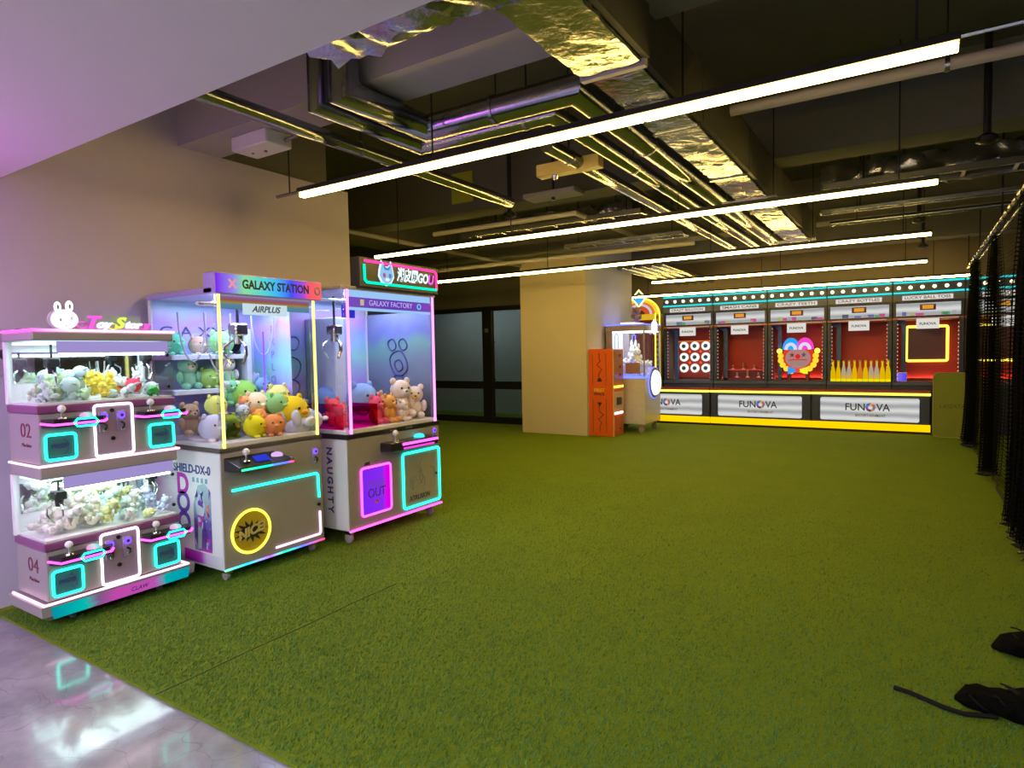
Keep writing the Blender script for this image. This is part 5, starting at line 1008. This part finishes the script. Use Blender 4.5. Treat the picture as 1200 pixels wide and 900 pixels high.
# ------------------------------------------------------------------ game stalls
BX0, BW, YB = -4.45, 1.037, 13.0
titles = ['CRAZY BALLOON', 'SMASH CANS', 'CRAZY TEETH', 'CRAZY BOTTLES', 'LUCKY BALL TOSS', 'LUCKY BALL TOSS']
slabs = ['game stall at the far left with nine round white targets', 'game stall with two rows of small red can targets', 'game stall behind the lit clown face', 'game stall behind the row of yellow bottles', 'game stall with a yellow neon square on red back wall', 'game stall mostly hidden behind the black net']
screen_m = wave_panel()
for k in range(6):
    cx = BX0+BW*(k+0.5); h = BW/2-0.004
    t = thing('game_stall', slabs[k], 'game stall', (cx, YB, 0), 0, 'game stalls in a row')
    MB().cbox(-h, h, -0.02, 0.76, 0.0, 0.80, 0.005).build('base_cabinet', M['navy'], t, False)
    MB().cbox(-h, h, -0.05, 0.76, 0.80, 0.865, 0.006).build('ledge', pbr('slate_ledge', (0.06, 0.085, 0.13), 0.35), t, False)
    MB().box(-h, h, 0.66, 0.76, 0.865, 2.60).build('back_panel', M['redwall'], t, False)
    for s in (-1, 1):
        p = MB().cbox(s*(h-0.035)-0.034, s*(h-0.035)+0.034, 0.0, 0.09, 0.865, 1.97, 0.004).build('post', M['navy'], t, False)
        MB().box(s*h-0.02 if s > 0 else -h, h if s > 0 else -h+0.02, 0.09, 0.66, 0.865, 1.97).build('side_panel', M['greyboard'], t, False)
        for j in range(15): MB().ell((s*(h-0.075), 0.02, 0.92+j*0.068), 0.011, 8, 5).build('led_dot', emit('led_coral', (1.0, 0.45, 0.38), 1.1), p)
        if k > 0 or s < 0: pass
    MB().prism([(-h+0.002, 1.98), (-h+0.16, 1.98), (-h+0.20, 1.90), (-h+0.20, 0.87), (-h+0.13, 0.87), (-h+0.13, 1.86), (-h+0.002, 1.92)], 0.30, 0.36).build('blue_bracket', M['bluepost'], t, False)
    MB().cbox(-h, h, -0.03, 0.66, 1.945, 1.985, 0.005).build('awning_board', pbr('terracotta_board', (0.40, 0.13, 0.08), 0.4), t, False)
    MB().cbox(-h, h, 0.0, 0.30, 1.985, 2.27, 0.005).build('screen_housing', M['navy'], t, False)
    MB().box(-0.465, 0.465, -0.006, 0.0, 2.015, 2.23).build('screen', screen_m, t, False)
    ob = MB().cbox(-0.115, 0.115, -0.03, -0.006, 2.105, 2.205, 0.004).build('score_box', M['darkred'], t, False); MB().box(-0.080, 0.080, -0.034, -0.030, 2.125, 2.190).build('score_display', emit('score_amber', (0.85, 0.36, 0.04), 0.9), ob, False)
    rng_ = random.Random(k)
    for j in range(6):
        x = -0.42+0.84*rng_.random(); w = rng_.uniform(0.03, 0.07); cc = rng_.choice(((0.8, 0.1, 0.35), (0.1, 0.5, 0.15), (0.15, 0.15, 0.2), (0.6, 0.55, 0.2), (0.2, 0.2, 0.45), (0.5, 0.5, 0.5)))
        MB().cbox(x-w, x+w, -0.012, -0.006, 2.018, 2.018+rng_.uniform(0.03, 0.07), 0.004).build('screen_graphic', emit('graphic_%.2f%.2f%.2f' % cc, cc, 0.7), t, False)
    MB().cbox(-h, h, -0.02, 0.66, 2.27, 2.40, 0.005).build('title_fascia', M['greyboard'], t, False)
    MB().cbox(-0.375, 0.355, -0.034, -0.020, 2.285, 2.362, 0.003).build('title_sign', emit('title_glow', (0.80, 0.76, 0.72), 0.9), t, False)
    text(titles[k], 0.068, M['greyink'], t, (-0.01, -0.0355, 2.323), name='title_lettering', bold=0.0015, width=0.66)
    MB().cbox(-h, h, -0.05, 0.50, 2.40, 2.60, 0.005).build('marquee', pbr('marquee_dark', (0.045, 0.05, 0.07), 0.4), t, False)
    for z in (2.592, 2.412): MB().tube([(-h+0.008, -0.062, z), (h-0.008, -0.062, z)], 0.016, 8).build('teal_tube', M['nTeal'], t)
    for j in range(6): MB().ell((-h+BW*(j+0.5)/6, -0.062, 2.502), 0.030, 12, 8).build('bulb', M['bulb'], t)
    # hanging name card
    c = MB().cbox(-0.165, 0.165, -0.045, -0.030, 1.785, 1.96, 0.004).build('name_card', emit('card_glow', (0.85, 0.82, 0.76), 0.85), t, False)
    text('FUNOVA', 0.06, M['ink'], c, (0, -0.0465, 1.868), name='card_lettering', width=0.24, bold=0.0015)
    if k >= 4:
        neon_rect(-0.31, 0.31, 1.22, 1.84, 0.03, 0.64, 0.022).build('neon_square', M['nYel'], t)
        MB().box(-0.28, 0.28, 0.645, 0.655, 1.25, 1.81).build('inner_panel', pbr('plum_panel', (0.14, 0.035, 0.06), 0.4), t, False)
    MB().box(-h+0.06, h-0.06, 0.615, 0.640, 0.866, 0.885).build('ledge_light', emit('ledge_light', (1.0, 0.50, 0.35), 16.0), t, False)
    MB().cbox(-h+0.05, h-0.05, 0.575, 0.605, 0.865, 0.905, 0.003).build('added_ledge_lip', M['darkred'], t, False)  # lip added to hide the glowing ledge strip from view
    MB().box(-h+0.08, h-0.08, -0.034, -0.030, 1.955, 1.975).build('awning_strip', emit('awning_strip', (0.75, 0.40, 0.28), 0.6), t, False)
# games -------------------------------------------------
bx = lambda k, u: BX0+BW*(k+0.5)+u
t = thing('target_board', 'red board with nine round white targets in the leftmost stall', 'target board', (bx(0, -0.04), 13.58, 0.865))
MB().cbox(-0.39, 0.39, 0.0, 0.05, 0.0, 0.82, 0.01).build('board', pbr('crimson_board', (0.42, 0.05, 0.03), 0.4), t, False)
MB().tube([(-0.385, -0.01, 0.02), (-0.385, -0.01, 0.74), (-0.33, -0.01, 0.815), (0.385, -0.01, 0.815)], 0.012, 6).build('orange_trim', emit('orange_trim', (0.9, 0.25, 0.03), 0.8), t)
for i in range(3):
    for j in range(3):
        x = -0.22+i*0.235; z = 0.235+j*0.238
        r = MB().lathe([(0.092, 0.0), (0.094, -0.03), (0.075, -0.045), (0.045, -0.046)], (x, 0, z), 'y', 22).build('target', emit('target_white', (1.0, 0.97, 0.92), 1.1), t)
        MB().lathe([(0.044, -0.052), (0.044, -0.044)], (x, 0, z), 'y', 16).build('target_centre', pbr('target_slate', (0.06, 0.16, 0.19), 0.4), r)
for i in range(2):
    for j in range(2): MB().ell((-0.10+i*0.235, -0.004, 0.354+j*0.238), (0.03, 0.012, 0.03), 8, 6).build('red_light', emit('red_dot', (1.0, 0.12, 0.02), 1.0), t)
# cans on two rails
t = thing('can_rail', 'lower red rail carrying small targets in the second stall', 'rail', (bx(1, 0), 13.30, 0.865)); MB().cbox(-0.42, 0.42, 0.0, 0.12, 0.0, 0.045, 0.004).build('rail', M['darkred'], t, False)
t = thing('can_rail', 'upper red rail carrying small targets in the second stall', 'rail', (bx(1, 0), 13.50, 0.865)); MB().cbox(-0.42, 0.42, 0.0, 0.14, 0.0, 0.20, 0.004).build('riser', M['darkred'], t, False); MB().tube([(-0.42, -0.004, 0.20), (0.42, -0.004, 0.20)], 0.008, 6).build('edge_strip', emit('rail_red', (0.9, 0.08, 0.06), 0.7), t)
for row, (yy, zz, off) in enumerate(((13.36, 0.910, -0.05), (13.57, 1.065, 0.03))):
    for i in range(4):
        t = thing('can_target', 'small %s pin target standing on the %s rail, number %s from the left' % (('tall', 'short')[(i+row) % 2], ('lower', 'upper')[row], ('one', 'two', 'three', 'four')[i]), 'target', (bx(1, -0.30+i*0.21+off), yy, zz), 0, 'pin targets in the second stall')
        hh = 0.14 if (i+row) % 2 == 0 else 0.09
        MB().lathe([(0.034, 0), (0.034, 0.02), (0.012, 0.03)], (0,0,0), 'z', 12).build('base', emit('pin_base_pink', (0.95, 0.20, 0.22), 0.7), t); MB().lathe([(0.014, 0.03), (0.022, 0.05), (0.022, hh), (0.012, hh+0.012)], (0,0,0), 'z', 12).build('pin', pbr('pin_tan', (0.50, 0.30, 0.16), 0.4), t)
# clown
t = thing('clown_face', 'large lit clown face target standing on the ledge of third stall', 'clown face', (bx(2, -0.005), 13.20, 0.865))
MB().cbox(-0.20, -0.13, 0.02, 0.10, 0.0, 0.22, 0.005).build('support_leg', M['darkred'], t, False); MB().cbox(0.13, 0.20, 0.02, 0.10, 0.0, 0.22, 0.005).build('support_leg', M['darkred'], t, False)
cz = 0.45
face = MB().prism([(0.29*math.cos(2*math.pi*i/40), cz+0.27*math.sin(2*math.pi*i/40)) for i in range(40)], 0.0, 0.10).build('head', emit('clown_red', (0.85, 0.06, 0.02), 0.8), t)
MB().prism([(0.225*math.cos(2*math.pi*i/32), cz-0.02+0.195*math.sin(2*math.pi*i/32)) for i in range(32)], -0.012, 0.0).build('face_plate', M['skin'], face)
for s in (-1, 1):
    MB().prism([(s*0.125+0.15*math.cos(R(a)), 0.60+0.225*math.sin(R(a))) for a in range(0, 181, 15)], -0.03, 0.06).build('hat_lobe', emit('hat_%d' % s, (0.9, 0.05, 0.55) if s > 0 else (0.02, 0.35, 0.95), 1.1), t, False)
    MB().tube([(s*0.125+0.085*math.cos(R(a)), -0.040, 0.595+0.11*math.sin(R(a))) for a in range(0, 181, 18)], 0.030, 8).build('hat_band', emit('hat_white', (0.75, 0.80, 0.95), 0.9), t)
    MB().ell((s*0.335, 0.02, cz+0.12), 0.052, 12, 8).build('hat_bell', emit('bell_yellow', (1.0, 0.85, 0.10), 1.5), t)
    for j in range(5):
        a = R(8-j*19); MB().ell((s*0.315*math.cos(a), 0.0, cz-0.01+0.28*math.sin(a)), (0.055, 0.05, 0.055), 10, 7).build('hair_curl', emit('hair_yellow', (1.0, 0.80 if j % 2 else 0.62, 0.03), 1.2), t)
    st = [(s*0.105+(0.055 if i % 2 == 0 else 0.022)*math.sin(2*math.pi*i/10), cz+0.045+(0.055 if i % 2 == 0 else 0.022)*math.cos(2*math.pi*i/10)) for i in range(10)]
    MB().prism(st, -0.018, -0.012).build('star_eye', pbr('star_%d' % s, (0.05, 0.10, 0.38) if s > 0 else (0.25, 0.05, 0.10), 0.4), face, False)
    MB().prism([(0, 0.21), (s*0.175, 0.265), (s*0.175, 0.125), (0, 0.17)], -0.05, 0.0).build('bow_tie', emit('bow_%d' % s, (0.95, 0.80, 0.03) if s > 0 else (0.03, 0.30, 0.85), 1.1), t, False)
MB().ell((0, -0.02, cz+0.015), 0.048, 12, 8).build('nose', emit('nose_red', (0.8, 0.02, 0.03), 0.9), face)
MB().prism(rrect(-0.155, 0.155, cz-0.155, cz-0.055, 0.045), -0.018, -0.012).build('mouth', emit('mouth_glow', (0.62, 0.36, 0.30), 0.6), face, False)
MB().tube([(-0.165, -0.018, cz-0.06), (-0.08, -0.018, cz-0.045), (0.08, -0.018, cz-0.045), (0.165, -0.018, cz-0.06)], 0.01, 6).build('lip', emit('lip_red', (0.8, 0.05, 0.04), 0.7), face)
MB().ell((0, -0.055, 0.19), (0.045, 0.02, 0.045), 10, 6).build('bow_knot', emit('bow_knot', (0.9, 0.08, 0.06), 0.9), t)
# bottles
names11 = ['leftmost', 'second from left', 'third from left, silver streaked', 'fourth from left, silver streaked', 'fifth from left', 'middle, copper coloured', 'fifth from right', 'fourth from right, silver streaked', 'third from right, silver streaked', 'second from right', 'rightmost']
mats11 = ['gold', 'gold', 'silver', 'silver', 'gold', 'copper', 'gold', 'silver', 'silver', 'gold', 'gold']
for i in range(11):
    t = thing('bottle_target', 'tall yellow game bottle on the ledge, %s in the row' % names11[i], 'bottle', (bx(3, -0.415+i*0.0875), 12.995, 0.865), 0, 'bottles in the fourth stall')
    MB().lathe([(0.040, 0), (0.042, 0.02), (0.042, 0.05)], (0,0,0), 'z', 14).build('foot', emit('bottle_foot', (1.0, 0.80, 0.0), 0.9), t)
    MB().lathe([(0.041, 0.05), (0.040, 0.16), (0.030, 0.23), (0.017, 0.28), (0.016, 0.34), (0.019, 0.345), (0.019, 0.365)], (0,0,0), 'z', 14).build('body', M[mats11[i]], t)
    MB().lathe([(0.020, 0.365), (0.020, 0.385), (0.012, 0.39)], (0,0,0), 'z', 12).build('cap', pbr('bottle_cap', (0.75, 0.45, 0.05), 0.3), t)
t = thing('tablet_screen', 'small blue lit screen on the ledge beside the last bottle', 'screen', (bx(4, -0.40), 13.05, 0.865))
MB().cbox(-0.11, 0.11, 0.0, 0.02, 0.0, 0.165, 0.004).build('case', M['whitep'], t, False); MB().box(-0.100, 0.100, -0.003, 0.0, 0.012, 0.152).build('display', ramp('tablet_glow', 'X', [(0, (0.35, 0.30, 0.75)), (0.5, (0.20, 0.15, 0.95)), (1, (0.12, 0.05, 0.9))], 0.9), t, False)
MB().prism([(-0.06, 0.0), (0.06, 0.0), (0.06, 0.10), (-0.06, 0.10)], 0.02, 0.08).build('stand', M['greyboard'], t, False)
# lit arch
t = thing('arch_sign', 'yellow neon arch with lit diamond crown left of the stalls', 'arch', (-5.31, 13.85, 0))
for s in (-1, 1):
    MB().cbox(s*0.425-0.06, s*0.425+0.06, 0, 0.16, 0.0, 2.33, 0.006).build('post', pbr('amber_post', (0.45, 0.32, 0.02), 0.4), t, False)
    for xx in (-0.05, 0.05): MB().tube([(s*0.425+xx, -0.012, 0.1), (s*0.425+xx, -0.012, 2.33)], 0.016, 8).build('neon_tube', M['nYel'], t)
    for j in range(18): MB().cbox(s*0.425-0.028, s*0.425+0.028, -0.02, 0.0, 0.30+j*0.113, 0.30+j*0.113+0.06, 0.003).build('dark_square', M['darkred'], t, False)
def arc(r0, r1, nm, mat, y0, y1, cz=2.33):
    n = 20; o = [(r1*math.cos(math.pi*i/n), cz+r1*0.80*math.sin(math.pi*i/n)) for i in range(n+1)]+[(r0*math.cos(math.pi*i/n), cz+r0*0.80*math.sin(math.pi*i/n)) for i in range(n, -1, -1)]
    MB().prism(o, y0, y1).build(nm, mat, t, False)
arc(0.36, 0.46, 'arch_band', emit('arch_amber', (1.0, 0.62, 0.03), 1.0), 0.0, 0.10); arc(0.30, 0.36, 'arch_band', emit('arch_orange', (0.85, 0.20, 0.03), 0.9), 0.0, 0.10); arc(0.24, 0.30, 'arch_band', emit('arch_white', (0.6, 0.65, 0.8), 0.9), 0.0, 0.10); arc(0.12, 0.24, 'arch_band', emit('arch_red', (0.75, 0.10, 0.02), 0.8), 0.0, 0.10)
MB().tube([(0.46*math.cos(math.pi*i/20), -0.012, 2.33+0.37*math.sin(math.pi*i/20)) for i in range(21)], 0.018, 8).build('neon_arc', M['nYel'], t)
MB().cbox(-0.36, 0.36, 0.02, 0.12, 2.20, 2.33, 0.004).build('cross_panel', emit('arch_gold', (0.9, 0.55, 0.02), 0.8), t, False)
dm = MB().prism([(0, 2.88), (0.165, 2.70), (0, 2.50), (-0.165, 2.70)], -0.04, 0.0).build('diamond_crown', pbr('crown_dark', (0.10, 0.14, 0.20), 0.4), t, False)
MB().tube([(0, -0.045, 2.88), (0.165, -0.045, 2.70), (0, -0.045, 2.50), (-0.165, -0.045, 2.70)], 0.018, 8, closed=True).build('diamond_neon', emit('crown_neon', (1.0, 0.95, 0.45), 1.6), t)
MB().ell((0, -0.045, 2.66), (0.095, 0.03, 0.08), 14, 8).build('blue_lens', emit('blue_lens', (0.04, 0.40, 0.95), 1.2), t)
MB().cbox(-0.365, 0.365, 0.10, 0.14, 0.0, 2.20, 0.004).build('back_panel', pbr('arch_back', (0.20, 0.03, 0.025), 0.5), t, False)

# ------------------------------------------------------------------ folded green mat
t = thing('folded_mat', 'olive green padded mat standing on edge beside the right counter', 'mat', (0.565, 12.32, 0))
MB().prism(rrect(-0.275, 0.36, 0.0, 1.05, 0.07, 5), -0.03, 0.07).build('panel', M['olive'], t, True)
MB().tube([(x, -0.032, z) for x, z in rrect(-0.273, 0.358, 0.002, 1.048, 0.07, 5)], 0.008, 6, closed=True).build('piping', pbr('mat_piping', (0.34, 0.33, 0.14), 0.6), t)
text('LASERTAG', 0.09, pbr('mat_print', (0.09, 0.10, 0.02), 0.7), t, (0.02, -0.0315, 0.505), name='mat_lettering', width=0.40)

# ------------------------------------------------------------------ black nets on a ceiling rail
t = thing('net_rail', 'steel rail carrying the black nets along the right side', 'rail', (0.75, 8.6, 2.76))
MB().tube([(0, -4.2, 0), (0, 4.15, 0)], 0.020, 8).build('rail_tube', M['steel'], t); MB().tube([(0.06, -4.2, -0.03), (0.06, 4.1, -0.03)], 0.010, 6).build('guide_wire', M['steel'], t)
for y in (-3.0, -0.5, 2.0, 4.0): MB().tube([(0, y, 0), (0, y, 1.04)], 0.010, 6).build('hanger_rod', M['blackm'], t)
for j in range(26): MB().tube([(0.026*math.cos(2*math.pi*i/8), -3.9+j*0.31, -0.022+0.026*math.sin(2*math.pi*i/8)) for i in range(8)], 0.005, 5, closed=True).build('hook_ring', M['blackm'], t)
def net(y0, y1, spec, label, hem, seed):
    """spec: list of (y, amplitude, pitch); path in plan swept from rail to floor, mesh pattern in UV"""
    rnd = random.Random(seed); path = []; y = y0; sgn = 1
    while y < y1:
        amp, pitch = next((a, p) for yy, a, p in reversed(spec) if y >= yy)
        path.append((0.75+sgn*amp*rnd.uniform(0.6, 1.1), y)); sgn = -sgn; y += pitch*rnd.uniform(0.7, 1.3)
    path.append((0.75, y1))
    # smooth the zigzag
    P = []
    for i in range(len(path)-1):
        a, b = path[i], path[i+1]
        for k in range(4): f = k/4; e = (1-math.cos(math.pi*f))/2; P.append((a[0]+(b[0]-a[0])*e, a[1]+(b[1]-a[1])*f))
    P.append(path[-1]); zs = [2.72, 2.45, 2.0, 1.4, 0.8, 0.35, 0.12, 0.02]
    V = []; F = []; UV = []; s = 0; S = [0]
    for i in range(1, len(P)): s += math.hypot(P[i][0]-P[i-1][0], P[i][1]-P[i-1][1]); S.append(s)
    n = len(zs); ym = (y0+y1)/2
    for i, (x, y) in enumerate(P):
        ph = seed+i*0.35
        for j, z in enumerate(zs):
            f = 1-z/2.72; w = 0.4+0.6*min(1, f*3)
            sag = 0.0
            if j == 0: sag = -0.05*abs(math.sin((y-y0)*math.pi/0.31))
            if j >= n-2: sag = hem*abs(math.sin(ph*0.45))*(1 if j == n-1 else 0.5)
            V.append((0.75+(x-0.75)*w-(0.05*max(0, f-0.75)*4*abs(math.sin(ph*0.3)) if j > 4 else 0), y+0.03*f*math.sin(ph*1.7), z+sag)); UV.append((S[i]/0.036, z/0.036))
    for i in range(len(P)-1):
        for j in range(n-1): F.append((i*n+j, i*n+j+1, (i+1)*n+j+1, (i+1)*n+j))
    me = bpy.data.meshes.new('black_net'); me.from_pydata(V, [], F); uvl = me.uv_layers.new(name='UVMap')
    for l in me.loops: uvl.data[l.index].uv = UV[l.vertex_index]
    me.materials.append(NET); me.shade_smooth()
    o = tag(thing('black_net', label, 'net', (0, 0, 0), 0, 'black nets on the rail'))
    link('netting', me, o)
    MB().tube([Vector(V[i*n+n-1])+Vector((0, 0, 0.012)) for i in range(0, len(P))], 0.010, 5).build('hem_rope', M['blackp'], o)
net(10.2, 11.9, [(10.0, 0.012, 0.30), (10.75, 0.09, 0.07)], 'farthest black net curtain, gathered before the last stall', 0.05, 1)
net(8.5, 10.15, [(8.4, 0.09, 0.06), (9.0, 0.012, 0.30)], 'middle black net curtain, gathered at its near end', 0.06, 2)
net(5.2, 8.45, [(5.0, 0.11, 0.06), (6.5, 0.012, 0.30)], 'nearest black net curtain at the right edge', 0.08, 3)
def bundle(loc, L_, r, rz, seed, label):
    rnd = np.random.default_rng(seed); mb = MB(); n = 22; m_ = 14; vs = []; fs = []
    for i in range(n+1):
        f = i/n; rr = r*math.sqrt(max(0.0, 1-(1-min(1, f*7))**2))*(1+0.10*math.sin(f*17+seed)); rr = max(rr, 0.012)
        for j in range(m_):
            a = 2*math.pi*j/m_; k = 1+rnd.normal(0, 0.11); z = math.sin(a)*rr*0.62*k+rr*0.60
            vs.append((f*L_, math.cos(a)*rr*1.15*k+0.02*math.sin(f*9+seed), max(0.004, z)))
    for i in range(n):
        for j in range(m_): fs.append((i*m_+j, i*m_+(j+1) % m_, (i+1)*m_+(j+1) % m_, (i+1)*m_+j))
    fs += [tuple(range(m_)), tuple(n*m_+j for j in range(m_))]
    t = thing('net_bundle', label, 'net', loc, rz, 'net ends lying on the turf')
    mb.add(vs, fs).build('gathered_net', pbr('net_heap', (0.0035, 0.0035, 0.003), 0.95, bump=0.9, bscale=120, spec=0.06), t)
    for k in range(14):
        f0 = rnd.uniform(0.03, 0.9); a0 = rnd.uniform(0.2, 2.9)
        pts = [((f0+0.10*q/5)*L_, math.cos(a0+0.25*q)*r*1.18, max(0.01, r*0.60+math.sin(a0+0.25*q)*r*0.66)) for q in range(6)]
        MB().tube(pts, 0.004, 5).build('net_cord', pbr('cord_black', (0.008, 0.008, 0.007), 0.8, spec=0.15), t)
    return t
bundle((0.345, 3.83, 0.0), 0.75, 0.085, R(-3), 4, 'black net end lying on the turf at the right edge, farther one')
b2 = bundle((0.165, 3.17, 0.0), 0.85, 0.080, R(-2), 9, 'black net end lying on the turf at the lower right, with strap')
MB().tube([(-0.215, -0.045, 0.012), (-0.16, -0.06, 0.014), (-0.03, -0.118, 0.013), (0.03, -0.125, 0.012), (0.14, -0.085, 0.014)], 0.010, 6).build('strap', pbr('cord_black', (0.008, 0.008, 0.007), 0.8, spec=0.15), b2)
# ------------------------------------------------------------------ wall plate at the left edge
t = thing('wall_sign', 'lilac wall plate with black left arrow behind the rabbit-sign machine', 'sign', (-4.68, 1.62, 1.55), R(90))
MB().cbox(-0.35, 0.12, -0.012, 0.0, -0.13, 0.15, 0.003).build('plate', pbr('sign_lilac_plate', (0.42, 0.34, 0.44), 0.5), t, False)
MB().prism([(-0.10, 0.0), (-0.03, 0.055), (-0.03, 0.025), (0.055, 0.025), (0.055, -0.025), (-0.03, -0.025), (-0.03, -0.055)], -0.015, -0.012).build('arrow', M['ink'], t, False)
t = thing('wall_knob', 'dark round knob before the wall plate at the left edge', 'globe', (-4.52, 1.60, 1.655), R(90)); MB().ell((0, 0, 0), 0.048, 16, 12).build('ball', M['greyboard'], t); MB().tube([(0, 0.04, 0), (0, 0.16, 0)], 0.012, 8).build('stem', M['blackp'], t)  # unlit dark knob on a short stem
